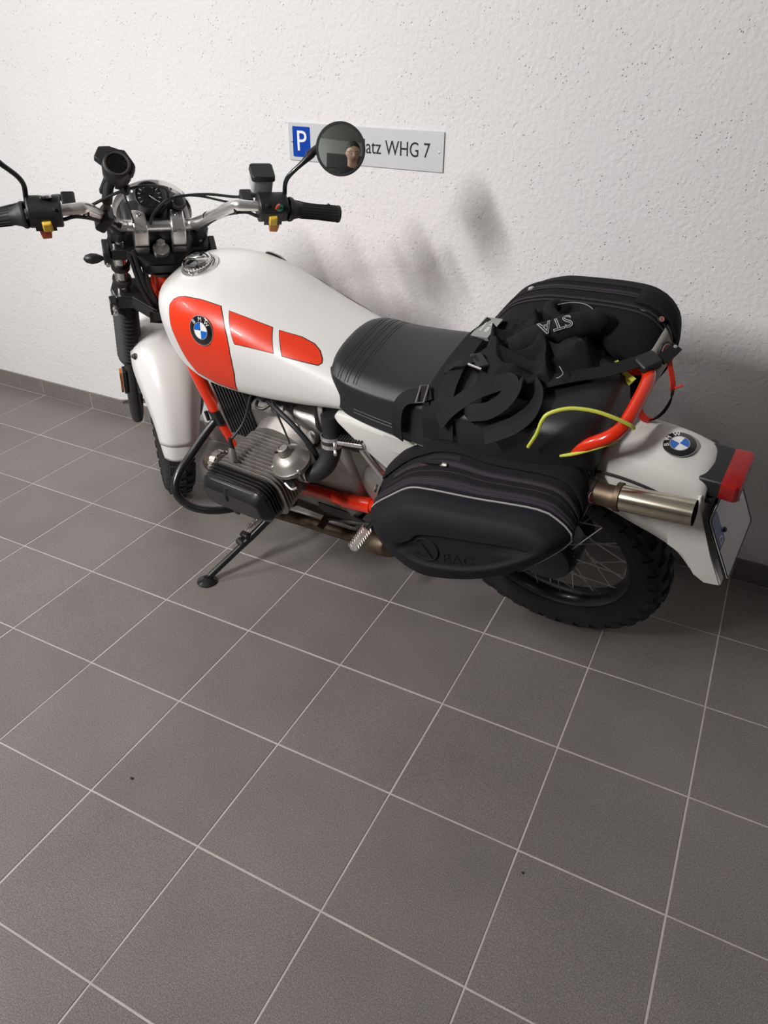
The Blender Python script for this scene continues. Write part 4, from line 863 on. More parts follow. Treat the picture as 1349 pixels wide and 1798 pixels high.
vs, fs = text_geo('D', .026, depth=.0005); m_ = MB(PFR); m_.add([(-.069 + x, .014 + y, .0008 + z) for x, y, z in vs], fs); P('plate_letter', m_, 'sign_white', plate, smooth=0)
P('plate_holder', MB(PFR).prism(rrect(.186, .187, .012), (0, 0, -.006), (1, 0, 0), (0, 1, 0), (0, 0, .003)), 'black_plastic', plate)
for s in (1, -1): P('plate_bolt', MB(PFR).lathe([(.001, .005), (.005, .005), (.006, 0)], (s * .045, .02, .0), (0, 0, 1), 10), 'dark_alloy', plate)
for s in (1, -1): P('tail_signal', MB().lathe([(.004, 0), (.012, .008), (.014, .02), (.008, .045), (.005, .05)], (-.33, -.13, .70), (0, 1, 0), 14), 'black_plastic') if s < 0 else None
# ---- side stand
ss = P('side_stand', MB().tube(cr([(.80, .115, .245), (.83, .17, .25), (.875, .28, .215), (.930, .437, .178)], 4), [.012] * 9 + [.0105] * 4, 12), 'black_paint')
foot_w = BIKE.ax @ (A3(1.556, -.776, 0) - BO)
P('stand_foot', MB().lathe([(.030, .0), (.031, .005), (.022, .010), (.012, .016)], foot_w, BIKE.ax @ A3(0, 0, 1), 20), 'black_paint', ss)
P('stand_lug', MB().lathe([(.011, -.012), (.012, 0), (.012, .014), (.008, .018)], (.895, .305, .212), (-.6, .2, -.1), 14), 'black_rubber', ss)
P('stand_lug', MB().box((.885, .285, .226), (.03, .02, .026)), 'black_paint', ss, bevel=.004)
for off in (0.0, .013):
    sp_ = []
    for k in range(140):
        t = k / 139; a = 2 * math.pi * 22 * t; c = A3(.835 + .045 * t, .165 + .105 * t, .262 - .018 * t + off); sp_.append(c + .0055 * A3(math.cos(a) * .7, math.cos(a) * -.2, math.sin(a)))
    P('stand_spring', MB().tube(sp_, .0013, 4), 'cast_alloy', ss)
# ------------------------------------------------------------------ saddlebags
def polar(poly, c, N_=96):
    """resample a closed outline by angle about c"""
    pts = np.array(cr([A3(*p) for p in poly], 8, closed=True)) - np.array(c); ang = np.unwrap(np.arctan2(pts[:, 1], pts[:, 0]))
    if ang[-1] < ang[0]: pts = pts[::-1]; ang = np.unwrap(np.arctan2(pts[:, 1], pts[:, 0]))
    r = np.hypot(pts[:, 0], pts[:, 1]); a0 = ang[0]; A_ = np.r_[ang, ang[0] + 2 * np.pi]; R_ = np.r_[r, r[0]]
    th = np.arange(N_) / N_ * 2 * np.pi; thw = (th - a0) % (2 * np.pi) + a0
    return np.array(c) + np.c_[np.cos(th), np.sin(th)] * np.interp(thw, A_, R_)[:, None]
def patch(m_, secs, k0, k1, ya, yb_, off, ny=6, N_=96):
    """a strip of the bag's skin between ring angles k0..k1 (indices) and depths ya..yb_, lifted by off"""
    ys = [s_[0] for s_ in secs]; ks = list(range(k0, k1 + 1)); rows = []
    for y in np.linspace(ya, yb_, ny):
        ring = np.array([[np.interp(y, ys, [s_[1][k % N_][d] for s_ in secs]) for d in (0, 1)] for k in range(N_)])
        c = ring.mean(0); row = []
        for k in ks:
            p = ring[k % N_]; t = nrm(ring[(k + 1) % N_] - ring[(k - 1) % N_]); nn = np.array([t[1], -t[0]])
            if nn @ (p - c) < 0: nn = -nn
            q = p + nn * off; row.append((q[0], y, q[1]))
        rows.append(row)
    m_.loft(rows, closed=False, cap=False); return m_
def ring_at(secs, y, N_=96):
    ys = [s_[0] for s_ in secs]
    return np.array([[np.interp(y, ys, [s_[1][k][d] for s_ in secs]) for d in (0, 1)] for k in range(N_)])
LA = [(-.140, .700), (-.105, .720), (-.02, .716), (.05, .712), (.135, .724), (.205, .708), (.24, .678), (.30, .62), (.345, .555), (.350, .50), (.33, .44), (.28, .40), (.22, .378), (.14, .368), (.05, .388), (-.02, .42), (-.09, .48), (-.130, .535), (-.146, .60), (-.150, .66)]
LB = [(-.164, .605), (-.136, .626), (-.087, .637), (.05, .615), (.16, .60), (.211, .587), (.262, .548), (.304, .510), (.309, .485), (.291, .432), (.25, .398), (.195, .375), (.14, .376), (.054, .405), (-.012, .440), (-.06, .475), (-.103, .512), (-.145, .56), (-.163, .584)]
LC = [(-.140, .592), (-.115, .606), (-.07, .612), (.05, .594), (.15, .578), (.20, .560), (.240, .525), (.252, .50), (.243, .472), (.20, .447), (.155, .432), (.113, .436), (.03, .462), (-.033, .495), (-.08, .530), (-.115, .56)]
LD = [(-.112, .572), (-.06, .566), (.03, .546), (.145, .518), (.175, .492), (.205, .468), (.200, .452), (.155, .444), (.113, .448), (.03, .474), (-.033, .507), (-.08, .542)]
cA, cB = (.10, .545), (.085, .505)
pA, pB, pC, pD = polar(LA, cA), polar(LB, cB), polar(LC, cB), polar(LD, (.075, .497))
def lerp(a, b, t): return a + (b - a) * t
SEC = [(.322, cA + (pA - cA) * .93), (.335, pA), (.40, lerp(pA, pB, .30)), (.44, lerp(pA, pB, .58)), (.478, lerp(pA, pB, .90)), (.490, pB)]
bag = Thing('saddlebag', 'black fabric saddlebag with silver piping hanging on the near side of the motorcycle', 'saddlebag', UPR, (.09, .43, .37), group='saddlebags on the motorcycle')
bag.part('body', MB().loft([[(p[0], y, p[1]) for p in r] for y, r in SEC]), 'fabric', smooth=60)
LID = [(.490, pB), (.500, pB * 1.0), (.515, lerp(pB, pC, .22)), (.535, lerp(pB, pC, .62)), (.547, pC)]
lid = bag.part('lid', MB().loft([[(p[0], y, p[1]) for p in r] for y, r in LID] + [[(p[0], y, p[1]) for p in r] for y, r in ((.5495, lerp(pC, pD, .6)), (.5475, pD * 1.0), (.538, lerp(pD, np.array([.075, .497]), .07)), (.537, lerp(pD, np.array([.075, .497]), .5)))]), 'lid_fabric', smooth=55)
K = lambda deg: int(round(deg / 360 * 96))
tubepts = [(p[0], .492, p[1]) for p in (cB + (pB - cB) * 1.008)]
bag.part('piping', MB().tube([tubepts[k % 96] for k in range(-K(8), K(183))], .0022, 6), 'silver_piping', lid)
for y0, y1, o_ in ((.350, .362, .0012), (.366, .371, .0022), (.376, .381, .0022), (.468, .484, .0012), (.4715, .4755, .0024), (.478, .482, .0024)):
    bag.part('zip_tape', patch(MB(), SEC, -K(4), K(190), y0, y1, o_, 3), 'zip_tape', lid if y0 > .46 else None, solid=.0012)
# front pocket with an overhanging flap
bag.part('pocket_flap', patch(MB(), [(y, r * 1.0) for y, r in SEC], K(2), K(172), .385, .428, .0045, 5), 'fabric', solid=.003)
bag.part('pocket_slot', patch(MB(), SEC, K(12), K(80), .430, .437, .0006, 2), 'lid_fabric')
bag.part('pocket_zip', patch(MB(), SEC, K(14), K(165), .440, .450, .0016, 3), 'zip_tape', solid=.0012)
bag.part('seam', MB().tube([(p[0], .4575, p[1]) for p in [(ring_at(SEC, .4575) * 1)[k % 96] for k in range(K(6), K(175))]], .0014, 5), 'zip_tape')
bag.part('rear_panel', patch(MB(), SEC, K(152), K(190), .335, .386, .0022, 4), 'grey_panel', solid=.001)
def badge(th, q, n, R, fr_up=(0, 0, 1), nm='badge'):
    n = nrm(n); h = nrm(A3(*fr_up) - n * (n @ A3(*fr_up))); fr = Frame(q, np.stack([np.cross(h, n), h, n]))
    b = th.part(nm, MB(fr).lathe([(R, -.001), (R, .003), (R * .9, .0045), (.001, .0045)], (0, 0, 0), (0, 0, 1), 28), 'black_rubber')
    th.part('badge_ring', MB(fr).lathe([(R * .78, .0046), (R * .78, .0054), (R * .62, .0054), (R * .62, .0046)], (0, 0, 0), (0, 0, 1), 28, cap=False), 'badge_pink', b)
    th.part('badge_disc', MB(fr).lathe([(R * .62, .0047), (.001, .0050)], (0, 0, 0), (0, 0, 1), 28), 'badge_red', b)
    vs, fs = text_geo('Q', R * .9, depth=.0004); m_ = MB(fr); m_.add([(x, y, .0054 + z) for x, y, z in vs], fs); th.part('badge_letter', m_, 'badge_pink', b, smooth=0)
badge(bag, A3(-.160, .388, .640), (-1, .30, .2), .0165)
badge(bag, A3(.322, .455, .530), (1, .5, .3), .010)
def puller(th, q, d, up_=(0, 0, 1), L_=.045):
    q = A3(*q); d = nrm(d)
    z_ = th.part('zip_slider', MB().tube([q - d * .012, q - d * .004, q + d * .004], [.004, .0055, .004], 8), 'brushed_alloy')
    th.part('zip_pull', MB().tube([q - d * .008 + A3(*up_) * .004, q - d * (.02 + L_ * .4) + A3(*up_) * .004, q - d * (.012 + L_) + A3(*up_) * .002], 0, flat=([.006, .010, .012], .003), up=up_), 'strap', z_)
puller(bag, (.118, .372, .714), (-1, .0, .12), (0, .5, .85)); puller(bag, (.145, .452, .648), (-1, .0, .15), (0, .5, .85))
bag.part('embossed_ring', MB().tube([(.135 + .030 * math.cos(a), .539, .478 + .026 * math.sin(a)) for a in np.linspace(.5, 5.6, 30)], .0024, 6), 'lid_fabric', lid)
bag.part('embossed_ring', MB().tube(cr([(.150, .539, .488), (.132, .540, .474), (.115, .5395, .458), (.100, .539, .452)], 5), .0024, 6), 'lid_fabric', lid)
vs, fs = text_geo('BAG', .036, depth=.0035, squeeze=1.15); m_ = MB(); ca, sa = math.cos(.22), math.sin(.22)
m_.add([(.055 - (x * ca - y * sa), .5375 + z, .480 + x * sa + y * ca) for x, y, z in vs], fs)
bag.part('embossed_letters', m_, 'lid_fabric', lid, smooth=0)

RB = [(-.190, .850), (-.178, .895), (-.140, .930), (-.075, .938), (.054, .930), (.109, .920), (.174, .890), (.228, .828), (.262, .774), (.268, .70), (.24, .63), (.17, .595), (.05, .605), (-.06, .65), (-.14, .72), (-.182, .79)]
cR = (.03, .765); pR = polar(RB, cR)
pRi = np.array(cR) + (pR - cR) * np.array([.97, .90])
RSEC = [(-.345, np.array(cR) + (pR - cR) * .78), (-.325, np.array(cR) + (pR - cR) * .90), (-.29, np.array(cR) + (pR - cR) * .975), (-.25, pR), (-.225, pR), (-.18, lerp(pR, pRi, .5)), (-.145, pRi), (-.132, np.array(cR) + (pRi - cR) * .94)]
bag2 = Thing('saddlebag', 'black fabric saddlebag on the far side by the wall, behind the crumpled cloth', 'saddlebag', BIKE, (.03, -.24, .595), group='saddlebags on the motorcycle')
bag2.part('body', MB().loft([[(p[0], y, p[1]) for p in r] for y, r in RSEC]), 'fabric', smooth=60)
for y0, y1, o_ in ((-.262, -.246, .0015), (-.2565, -.2515, .003), (-.220, -.214, .002), (-.208, -.203, .002)):
    bag2.part('zip_tape', patch(MB(), RSEC, -K(10), K(190), y0, y1, o_, 3), 'zip_tape', solid=.0012)
bag2.part('binding', MB().tube([(p[0], -.285, p[1]) for p in [ring_at(RSEC, -.285)[k % 96] for k in range(-K(40), K(200))]], .004, 6), 'strap')
bag2.part('rear_panel', patch(MB(), RSEC, K(146), K(205), -.228, -.134, .0022, 6), 'grey_panel', solid=.001)
bag2.part('rear_panel_edge', patch(MB(), RSEC, K(128), K(216), -.30, -.226, .005, 4), 'fabric', solid=.004)
badge(bag2, A3(-.190, -.170, .880), (-1, .35, .25), .0185)
puller(bag2, (-.125, -.218, .930), (-1, .1, -.1), (0, .3, .95), .04)
badge(bag2, A3(-.163, -.214, .918), (-.6, .25, .75), .007)
puller(bag2, (.148, -.255, .908), (-.6, 0, .5), (.5, 0, .8), .02)
puller(bag2, (-.030, -.137, .905), (-.3, .3, -1), (.3, 1, 0), .03)
# straps across the seat
def strap(th, pts, w, up_=(0, 0, 1), nm='strap', n=6, t_=.0022, m='strap', parent=None):
    return th.part(nm, MB().tube(cr(pts, n), 0, flat=(w, t_), up=up_), m, parent, smooth=50)
hs = Thing('strap_harness', 'black webbing straps with buckles joining the two saddlebags across the seat', 'strap', BIKE, (.12, 0, .86))
strap(hs, [(.195, .165, .79), (.200, .150, .84), (.205, .125, .868), (.208, .07, .880), (.208, .0, .884), (.204, -.08, .885), (.195, -.13, .875), (.185, -.15, .86)], .042, (0, .25, 1))
strap(hs, [(.160, .165, .80), (.165, .145, .85), (.175, .118, .880), (.185, .06, .893), (.190, -.01, .898), (.186, -.07, .905), (.175, -.11, .915)], .036, (.1, .3, 1))
strap(hs, [(.285, .172, .765), (.284, .168, .81), (.278, .155, .850), (.262, .140, .868), (.235, .130, .874), (.212, .118, .880)], .034, (.2, .6, .8))
bk = hs.part('ladder_buckle', MB().tube([(.232, .152, .872), (.240, .112, .885), (.222, .108, .888), (.214, .148, .876)], .0022, 6, loop=True), 'cast_alloy')
strap(hs, [(.175, .16, .84), (.15, .145, .875), (.11, .115, .905), (.07, .085, .918), (.045, .075, .925), (.035, .09, .92), (.045, .125, .905), (.075, .145, .89), (.10, .15, .878)], .034, (.2, .7, .7))
strap(hs, [(.10, .15, .86), (.105, .152, .88), (.09, .158, .895), (.055, .150, .905), (.03, .128, .915), (.02, .10, .925), (.025, .07, .93)], .036, (.5, .6, .4))
strap(hs, [(.06, .17, .85), (.03, .165, .87), (.0, .15, .885), (-.02, .12, .90), (-.015, .08, .91), (.01, .05, .91)], .038, (.3, .6, .6))
strap(hs, [(.215, .05, .884), (.19, .045, .905), (.165, .05, .92), (.14, .03, .925)], .018, (0, .2, 1), t_=.003)
b2 = hs.part('clip_buckle', MB().prism(rrect(.05, .03, .006), (.135, .03, .912), nrm(A3(-.7, .6, 0)), nrm(A3(.6, .7, .2)), A3(.0, .1, 1) * .011), 'black_plastic', bevel=.003)
hs.part('buckle_bar', MB().tube([(.150, .055, .925), (.118, .058, .922)], .003, 6), 'cast_alloy', b2)
strap(hs, [(.02, .06, .90), (-.03, .03, .912), (-.07, .0, .912), (-.115, -.035, .908), (-.15, -.075, .905), (-.175, -.10, .905)], .030, (0, .2, 1))
strap(hs, [(-.20, -.108, .903), (-.212, -.135, .905), (-.216, -.160, .902)], .024, (-.3, .3, .8), t_=.005)
b3 = hs.part('rail_buckle', MB().prism(rrect(.046, .040, .008), (-.180, -.095, .893), nrm(A3(-.55, -.8, 0)), nrm(A3(.7, -.5, .1)), A3(0, 0, 1) * .018), 'black_plastic', bevel=.004)
hs.part('strap_rivet', MB().lathe([(.001, .002), (.004, .001), (.004, 0)], (-.215, -.152, .9075), (-.3, .3, .9), 10), 'brushed_alloy', b3)
# paper tag tucked under the straps
tg_ = Thing('luggage_tag', 'small grey tag with white print tucked under the straps on the seat', 'tag', BIKE, (.19, -.09, .90))
tfr = Frame((.178, -.086, .912), np.stack([nrm(A3(.15, .97, -.15)), nrm(np.cross(nrm(A3(.25, .15, .95)), nrm(A3(.15, .97, -.15)))), nrm(A3(.25, .15, .95))]))
tfr.ax[1] = nrm(tfr.ax[1] - tfr.ax[0] * (tfr.ax[0] @ tfr.ax[1]))
tg0 = tg_.part('card', MB(tfr).prism(rrect(.060, .050, .002), (0, 0, 0), (1, 0, 0), (0, 1, 0), (0, 0, .0012)), 'label_card')
for s_, yy, sz in (('-1 4SI', .006, .013), ('ramirez', -.010, .009)):
    vs, fs = text_geo(s_, sz, depth=.0003); m_ = MB(tfr); m_.add([(x, y + yy, .0015 + z) for x, y, z in vs], fs); tg_.part('print', m_, 'sign_white', tg0, smooth=0)
tg_.part('card_fold', MB(tfr).box((.031, 0, -.004), (.002, .05, .010)), 'label_card', tg0)

# ------------------------------------------------------------------ crumpled cloth on the seat
cl = Thing('neck_warmer', 'crumpled black cloth tube with outlined letters lying on the seat', 'cloth', BIKE, (.05, -.04, .88))
rng = random.Random(3)
from mathutils import noise as mnoise
def roll(m_, pts, r, amp=.22):
    pp = cr(pts, 8); n = len(pp); ph = [rng.uniform(0, 6.28) for _ in range(4)]
    rr = [r * (1 + amp * (.5 * math.sin(9 * i / n + ph[0]) + .35 * math.sin(23 * i / n + ph[1]) + .25 * math.sin(41 * i / n + ph[2]))) for i in range(n)]
    rr[0] *= .6; rr[-1] *= .6
    m_.tube(pp, rr, 18)
ROLL_A = [(.085, -.015, .920), (.055, -.040, .936), (.005, -.085, .945), (-.040, -.125, .941), (-.055, -.150, .934)]
def fold_height(x, y):
    """height of the crumpled cloth over the seat: soft heap, sharp folds running two ways"""
    dx, dy = (x - .052) / .140, (y + .050) / .142; th = math.atan2(dy, dx)
    r = math.hypot(dx, dy) * (1 + .10 * math.sin(3 * th + .6) + .06 * math.sin(7 * th + 2.0) + .04 * math.sin(12 * th))
    t = min(1.0, max(0.0, (1.0 - r) / .34)); env = t * t * (3 - 2 * t)
    w1 = mnoise.noise(Vector((x * 13, y * 13, .3))); w2 = mnoise.noise(Vector((x * 11 + 7, y * 11, 1.7)))
    u = x * .80 + y * .60 + .030 * w1; v = -x * .35 + y * .94 + .034 * w2; q = x * .2 - y * .98 + .02 * w1 + .02 * w2
    sm = lambda t_: max(0.0, 1.06 - math.sqrt(math.sin(t_) ** 2 + .018)); f1 = sm(math.pi * u / .072) ** 1.4; f2 = sm(math.pi * v / .088 + .8) ** 1.4; f3 = (1 - abs(math.sin(math.pi * q / .043))) ** 2
    fine = mnoise.ridged_multi_fractal(Vector((x * 26, y * 26, 4.0)), .9, 2.1, 3, 1.0, 2.0)
    return env, env * (.028 + .030 * f1 + .030 * f2 + .008 * f3 + .010 * w2 + .0035 * fine)
gx, gy = np.linspace(-.105, .205, 150), np.linspace(-.205, .105, 150); cm = MB(); idx = {}; vs = []; fs = []
for i, x in enumerate(gx):
    for j, y in enumerate(gy):
        e_, h_ = fold_height(x, y)
        if e_ <= 0: continue
        b_ = seat_at(x, min(.10, max(-.10, y))); zb_ = (b_[2] if b_ is not None else .885) + .15 * max(0, -y - .10) * 0
        push = .012 * e_ * mnoise.noise(Vector((x * 20, y * 20, 9.0)))
        idx[(i, j)] = len(vs); vs.append((x + push, y + push * .7, zb_ - .002 + h_))
for i in range(len(gx) - 1):
    for j in range(len(gy) - 1):
        k4 = [(i, j), (i + 1, j), (i + 1, j + 1), (i, j + 1)]
        if all(k in idx for k in k4): fs.append([idx[k] for k in k4])
cm.add(vs, fs)
cb_ = cl.part('cloth_body', cm, 'cloth', smooth=180)
tx = bpy.data.textures.new('crumple', 'CLOUDS'); tx.noise_scale = .05; tx.noise_depth = 2
rm_ = MB(); roll(rm_, [(.005 + .048 * math.cos(a), -.150 + .034 * math.sin(a), .940 + .010 * math.sin(a + 1)) for a in np.linspace(-.6, 4.6, 12)], .013, .3)
cl.part('open_end', rm_, 'cloth', smooth=80)
cm2 = MB(); roll(cm2, ROLL_A, .029, .06)
ra = cl.part('printed_fold', cm2, 'cloth', smooth=80)
md = ra.modifiers.new('sub', 'SUBSURF'); md.levels = 1; md.render_levels = 1
md = ra.modifiers.new('crumple', 'DISPLACE'); md.texture = tx; md.strength = .006
ax_ = nrm(A3(*ROLL_A[3]) - A3(*ROLL_A[1])); mid = A3(*ROLL_A[2]) + ax_ * -.012; n0 = A3(-.05, .42, .9); n0 = nrm(n0 - ax_ * (n0 @ ax_)); tx_ = -ax_; tu = np.cross(n0, tx_)
vs, fs = text_geo('STA', .040, outline=.0011, squeeze=1.0); m_ = MB(); rr_ = .0312
m_.add([mid + tx_ * x + (rr_ + z) * (n0 * math.cos(y / rr_) + tu * math.sin(y / rr_)) for x, y, z in vs], fs)
cl.part('lettering', m_, 'thread_white', smooth=0)
cl.part('drawstring', MB().tube(cr([(.050, -.140, .952), (.040, -.156, .953), (.018, -.170, .953), (-.008, -.176, .952), (-.03, -.168, .951), (-.045, -.150, .950)], 6), .0008, 5), 'thread_white')
cl.part('loose_thread', MB().tube(cr([(-.035, .012, .936), (-.042, .018, .934), (-.048, .024, .930), (-.044, .032, .926), (-.038, .034, .924)], 5), .0008, 5), 'thread_white')

# ------------------------------------------------------------------ cord and loose strap on the grab rail
yc = Thing('cord', 'thin yellow cord looped from the grab rail over the rear of the seat', 'cord', BIKE, (-.10, .08, .80))
yc.part('loop', MB().tube(cr([(-.035, .165, .85), (-.055, .166, .895), (-.064, .160, .927), (-.075, .150, .941), (-.106, .130, .946), (-.145, .115, .940), (-.180, .105, .927), (-.208, .095, .909), (-.218, .088, .895)], 6), .0038, 8), 'yellow_cord')
yc.part('knot', MB().tube(cr([(-.09, .136, .818), (-.113, .131, .826), (-.144, .121, .840), (-.168, .112, .852), (-.19, .095, .858)], 5), .0038, 8), 'yellow_cord')
yc.part('tail', MB().tube(cr([(-.112, -.100, .882), (-.125, -.085, .884), (-.142, -.072, .882), (-.165, -.062, .876)], 5), 0, flat=(.010, .004), up=(0, .3, 1)), 'yellow_cord')
yc.part('tail', MB().tube(cr([(-.118, -.092, .872), (-.135, -.075, .872), (-.158, -.066, .862)], 5), 0, flat=(.010, .004), up=(0, .3, 1)), 'yellow_cord')
rd = Thing('tie_strap', 'red and black hook strap hanging in a loop from the grab rail', 'strap', BIKE, (-.225, -.06, .80))
rd.part('red_band', MB().tube(cr([(-.212, -.125, .898), (-.222, -.112, .880), (-.232, -.100, .862), (-.236, -.094, .845)], 5), 0, flat=(.012, .0022), up=(-.8, .5, .2)), 'red_strap')
rd.part('black_band', MB().tube(cr([(-.236, -.094, .846), (-.237, -.085, .828), (-.232, -.066, .812), (-.222, -.045, .806), (-.212, -.030, .808)], 5), 0, flat=(.013, .0024), up=(-.5, .4, -.8)), 'strap')
rd.part('red_band', MB().tube(cr([(-.216, -.035, .807), (-.206, -.028, .812), (-.196, -.026, .826), (-.190, -.030, .842), (-.190, -.04, .86)], 5), 0, flat=(.014, .0024), up=(-.8, .3, -.3)), 'red_strap')
rd.part('hook_end', MB().tube([(-.238, -.096, .850), (-.252, -.105, .854)], 0, flat=(.004, .002)), 'red_strap')

# ------------------------------------------------------------------ crumbs on the tiles
for (cx_, cy_, r_, lab) in ((1.86, -1.435, .0035, 'tiny dark crumb on a floor tile near the lower left'), (2.725, -1.245, .0025, 'tiny dark crumb beside a tile joint near the lower right')):
    m_ = MB(); m_.ball((cx_, cy_, r_ * .6), r_, 5, (1.2, .8, .7)); single('crumb', m_, 'crumb', lab, 'crumb', group='crumbs on the floor')

# ------------------------------------------------------------------ the photographer, seen in the mirror
PE = Thing('person', 'person in a dark jacket and glasses holding up a phone, seen in the round mirror', 'person', IDF, (2.76, -2.72, 0))
face = nrm(A3(-.16, .90, -.26)); hd = HEAD
def skin_obj(name, V, E_, R_, m, parent=None, sub=2, root=0):
    me = bpy.data.meshes.new(name); me.from_pydata([tuple(A3(*v) - PE.base) for v in V], E_, []); me.update(); me.materials.append(MATS[m])
    o = bpy.data.objects.new(name, me); COL.objects.link(o); o.parent = parent or PE.o
    sk = o.modifiers.new('skin', 'SKIN'); sk.use_smooth_shade = True
    for i, r in enumerate(R_):
        d = me.skin_vertices[0].data[i]; d.radius = (r, r) if not hasattr(r, '__len__') else r; d.use_root = (i == root)
    sb = o.modifiers.new('sub', 'SUBSURF'); sb.levels = sub; sb.render_levels = sub
    return o
fx = nrm(A3(face[0], face[1], 0)); sx = np.cross(fx, A3(0, 0, 1))     # person's forward and right-hand side
pel = A3(2.76, -2.73, .97)
def body_pt(r_, f_, z_): return A3(pel[0], pel[1], 0) + sx * r_ + fx * f_ + A3(0, 0, z_)
phone_c = CAM_C - CAM_R[2] * .014 + CAM_R[1] * .058
hr, hl_ = phone_c + CAM_R[0] * .045 + CAM_R[1] * .05 - CAM_R[2] * .01, phone_c - CAM_R[0] * .045 + CAM_R[1] * .05 - CAM_R[2] * .01
neck = hd - face * .01 + A3(0, 0, -.13) - fx * .035; chest = body_pt(0, -.01, 1.28); 
V = [pel, body_pt(0, 0, 1.10), chest, body_pt(0, -.01, 1.40), neck, hd + A3(0, 0, .02) - fx * .01,
     body_pt(.19, -.01, 1.40), body_pt(.25, .05, 1.13), body_pt(.15, .22, 1.24), hr - fx * .03 + A3(0, 0, -.03),
     body_pt(-.19, -.01, 1.40), body_pt(-.25, .05, 1.13), body_pt(-.15, .22, 1.24), hl_ - fx * .03 + A3(0, 0, -.03),
     body_pt(.10, 0, .90), body_pt(.11, .02, .50), body_pt(.11, -.02, .10), body_pt(.12, .14, .04),
     body_pt(-.10, 0, .90), body_pt(-.11, .02, .50), body_pt(-.11, -.02, .10), body_pt(-.12, .14, .04)]
E_ = [(0, 1), (1, 2), (2, 3), (3, 4), (4, 5), (3, 6), (6, 7), (7, 8), (8, 9), (3, 10), (10, 11), (11, 12), (12, 13), (0, 14), (14, 15), (15, 16), (16, 17), (0, 18), (18, 19), (19, 20), (20, 21)]
R_ = [.12, .12, .13, .09, .058, .07, .06, .045, .038, .028, .06, .045, .038, .028, .08, .06, .045, .035, .08, .06, .045, .035]
body = skin_obj('body', V, E_, R_, 'skin')
JV = [V[0] + A3(0, 0, .02), V[1], V[2], V[3], neck + A3(0, 0, .012), V[6], V[7], V[8], V[9] - fx * .03, V[10], V[11], V[12], V[13] - fx * .03]
JE = [(0, 1), (1, 2), (2, 3), (3, 4), (3, 5), (5, 6), (6, 7), (7, 8), (3, 9), (9, 10), (10, 11), (11, 12)]
jk = skin_obj('jacket', JV, JE, [.165, .165, .185, .13, .082, .10, .075, .062, .046, .10, .075, .062, .046], 'jacket')
tr_ = skin_obj('trousers', [V[0], V[14], V[15], V[16] , V[18], V[19], V[20]], [(0, 1), (1, 2), (2, 3), (0, 4), (4, 5), (5, 6)], [.16, .105, .085, .068, .105, .085, .068], 'trousers')
for s_ in (14, 18):
    a_ = V[s_ + 2]; b_ = V[s_ + 3]; sh = MB(); sh.loft([[c_ + sx * w_ * math.cos(t) + A3(0, 0, max(0.0, .045 + h_ * math.sin(t))) for t in np.linspace(0, 2 * math.pi, 14, endpoint=False)] for c_, w_, h_ in ((A3(a_[0], a_[1], 0) - fx * .09, .03, .045), (A3(a_[0], a_[1], 0) - fx * .05, .045, .055), (A3(a_[0], a_[1], 0) + fx * .05, .048, .055), (A3(b_[0], b_[1], 0), .05, .042), (A3(b_[0], b_[1], 0) + fx * .06, .03, .028))]); PE.part('shoe', sh, 'black_rubber', smooth=60)
# head with face, ears, hair, glasses (local frame: right, up, forward)
hup = nrm(A3(0, 0, 1) - face * face[2]); hrt = np.cross(face, hup); HF = Frame(hd, np.stack([hrt, hup, face]))
def headpt(th, ph, grow_=0.0):
    """th 0..pi from crown, ph around (0 = face)"""
    x = math.sin(th) * math.sin(ph); y = math.cos(th); z = math.sin(th) * math.cos(ph)
    p = A3(x * .084, y * .118, z * .098)
    if y < -.1: p[0] *= 1 - .35 * ((-y - .1) / .9) ** 1.2; p[2] *= 1 - .12 * (-y - .1)
    f_ = max(0, z)
    def bump(cx, cy, sx_, sy_, a): p[2] += a * f_ * math.exp(-((p[0] - cx) / sx_) ** 2 - ((p[1] - cy) / sy_) ** 2)
    bump(0, -.018, .012, .030, .022); bump(0, -.034, .016, .010, .010)                 # nose
    for s_ in (-1, 1): bump(s_ * .032, .012, .016, .011, -.012)                         # eye sockets
    bump(0, .030, .05, .010, .006); bump(0, -.098, .022, .016, .010); bump(0, -.060, .024, .006, .004); bump(0, -.067, .022, .003, -.004)
    return p * (1 + grow_)
hm = MB(HF); NT, NP = 30, 44
hm.loft([[headpt(math.pi * max(.02, i) / NT, 2 * math.pi * k / NP) for k in range(NP)] for i in range(NT + 1)][1:-0 or None])
for s_ in (-1, 1): hm.ball((s_ * .078, -.008, -.008), .03, 8, (.28, 1.0, .6))
PE.part('head', hm, 'skin', body, smooth=80)
hair = MB(HF); rows_ = []
for i in range(0, 16):
    row = []
    for k in range(NP):
        ph = 2 * math.pi * k / NP; lim = 0.27 + .36 * (1 - math.cos(ph)) / 2 + .03 * math.sin(3 * ph) ** 2
        row.append(headpt(math.pi * max(.02, lim * i / 15), ph, .055 + .012 * math.sin(9 * ph + i) * math.sin(math.pi * i / 15)))
    rows_.append(row)
hair.loft(rows_, cap=True); PE.part('hair', hair, 'hair', smooth=80)
gl_ = MB(HF)
for s_ in (-1, 1):
    gl_.tube([(s_ * .032 + .025 * math.cos(a), .008 + .016 * math.sin(a), .098) for a in np.linspace(0, 2 * math.pi, 20, endpoint=False)], .0018, 6, loop=True)
    gl_.tube([(s_ * .057, .012, .097), (s_ * .079, .014, .06), (s_ * .083, .012, -.01)], .0016, 6)
gl_.tube([(-.008, .012, .099), (.008, .012, .099)], .0016, 6); PE.part('glasses', gl_, 'black_paint')
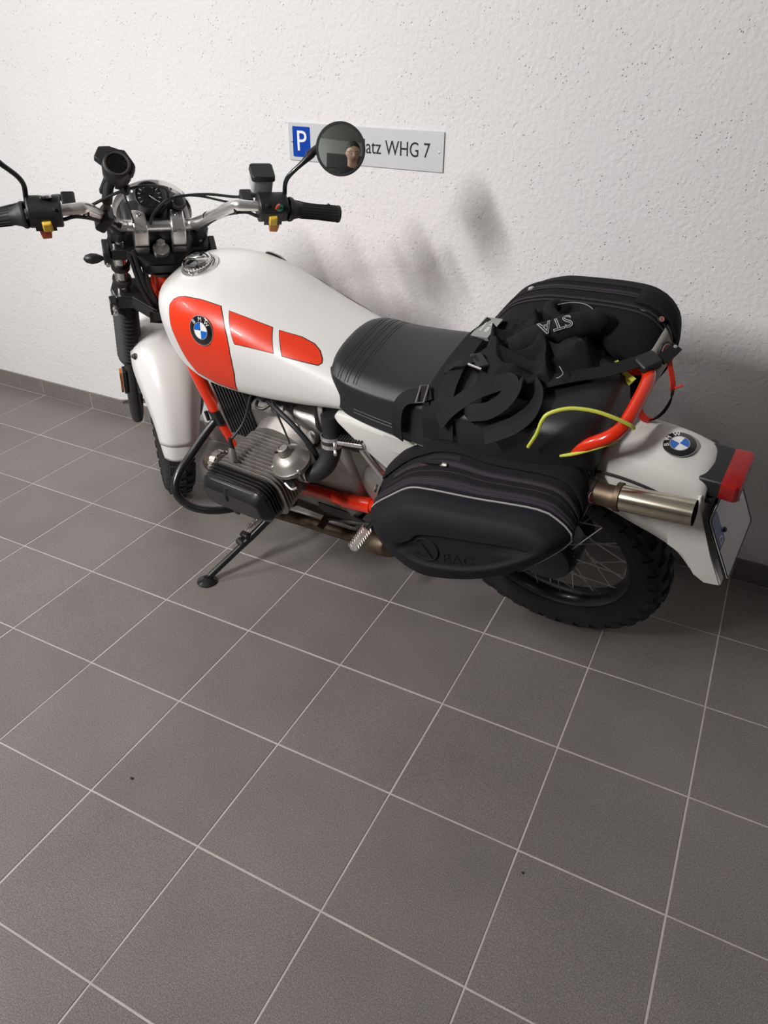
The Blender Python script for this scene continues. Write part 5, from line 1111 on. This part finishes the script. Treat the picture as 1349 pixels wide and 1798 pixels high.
for s_ in (-1, 1):
    PE.part('eye', MB(HF).ball((s_ * .032, .010, .0755), .0105, 8), 'emblem_white', body)
    PE.part('iris', MB(HF).ball((s_ * .032, .008, .0850), .005, 6, (1, 1, .4)), 'emblem_black', body)
PE.part('mouth', MB(HF).tube(cr([(-.022, -.066, .083), (0, -.064, .091), (.022, -.066, .083)], 5), .0025, 6), 'badge_red', body)
# hands round the phone: palm, four fingers and a thumb each
for s_, hw in ((1, hr), (-1, hl_)):
    e1, e2, e3 = CAM_R[0] * s_, -CAM_R[1], -CAM_R[2]          # outward, up the phone, back towards the face
    HV = [hw - fx * .03 + A3(0, 0, -.03), hw + e1 * .012 + e3 * .004, hw + e1 * .016 + e2 * .03 - e3 * .012]; HE = [(0, 1), (1, 2)]; HR = [.026, (.030, .018), (.026, .014)]
    for j, (du, ln) in enumerate(((-.022, .85), (-.004, 1.0), (.014, .95), (.032, .8))):
        b0 = len(HV); base_ = hw + e1 * .014 + e2 * (du + .012) - e3 * .014
        HV += [base_, base_ - e3 * .012 * ln - e1 * .006, base_ - e3 * .016 - e1 * (.026 * ln), base_ - e3 * .012 - e1 * (.044 * ln)]; HE += [(1, b0), (b0, b0 + 1), (b0 + 1, b0 + 2), (b0 + 2, b0 + 3)]; HR += [.010, .009, .0085, .007]
    b0 = len(HV); HV += [hw + e1 * .004 + e2 * .01 + e3 * .018, hw - e1 * .012 + e2 * .035 + e3 * .018, hw - e1 * .022 + e2 * .055 + e3 * .012]; HE += [(1, b0), (b0, b0 + 1), (b0 + 1, b0 + 2)]; HR += [.011, .0095, .008]
    skin_obj('hand', HV, HE, HR, 'skin', body, 1)
PFR2 = Frame(phone_c, np.stack([CAM_R[0], -CAM_R[1], -CAM_R[2]]))
ph_ = Thing('phone', 'dark smartphone held upright in both hands in front of the chest', 'phone', PFR2)
ph_.part('body', MB().prism(rrect(.074, .158, .010), (0, 0, -.0045), (1, 0, 0), (0, 1, 0), (0, 0, .009)), 'black_paint')
ph_.part('screen', MB().prism(rrect(.069, .152, .009), (0, 0, .0046), (1, 0, 0), (0, 1, 0), (0, 0, .0005)), 'glass_dark')
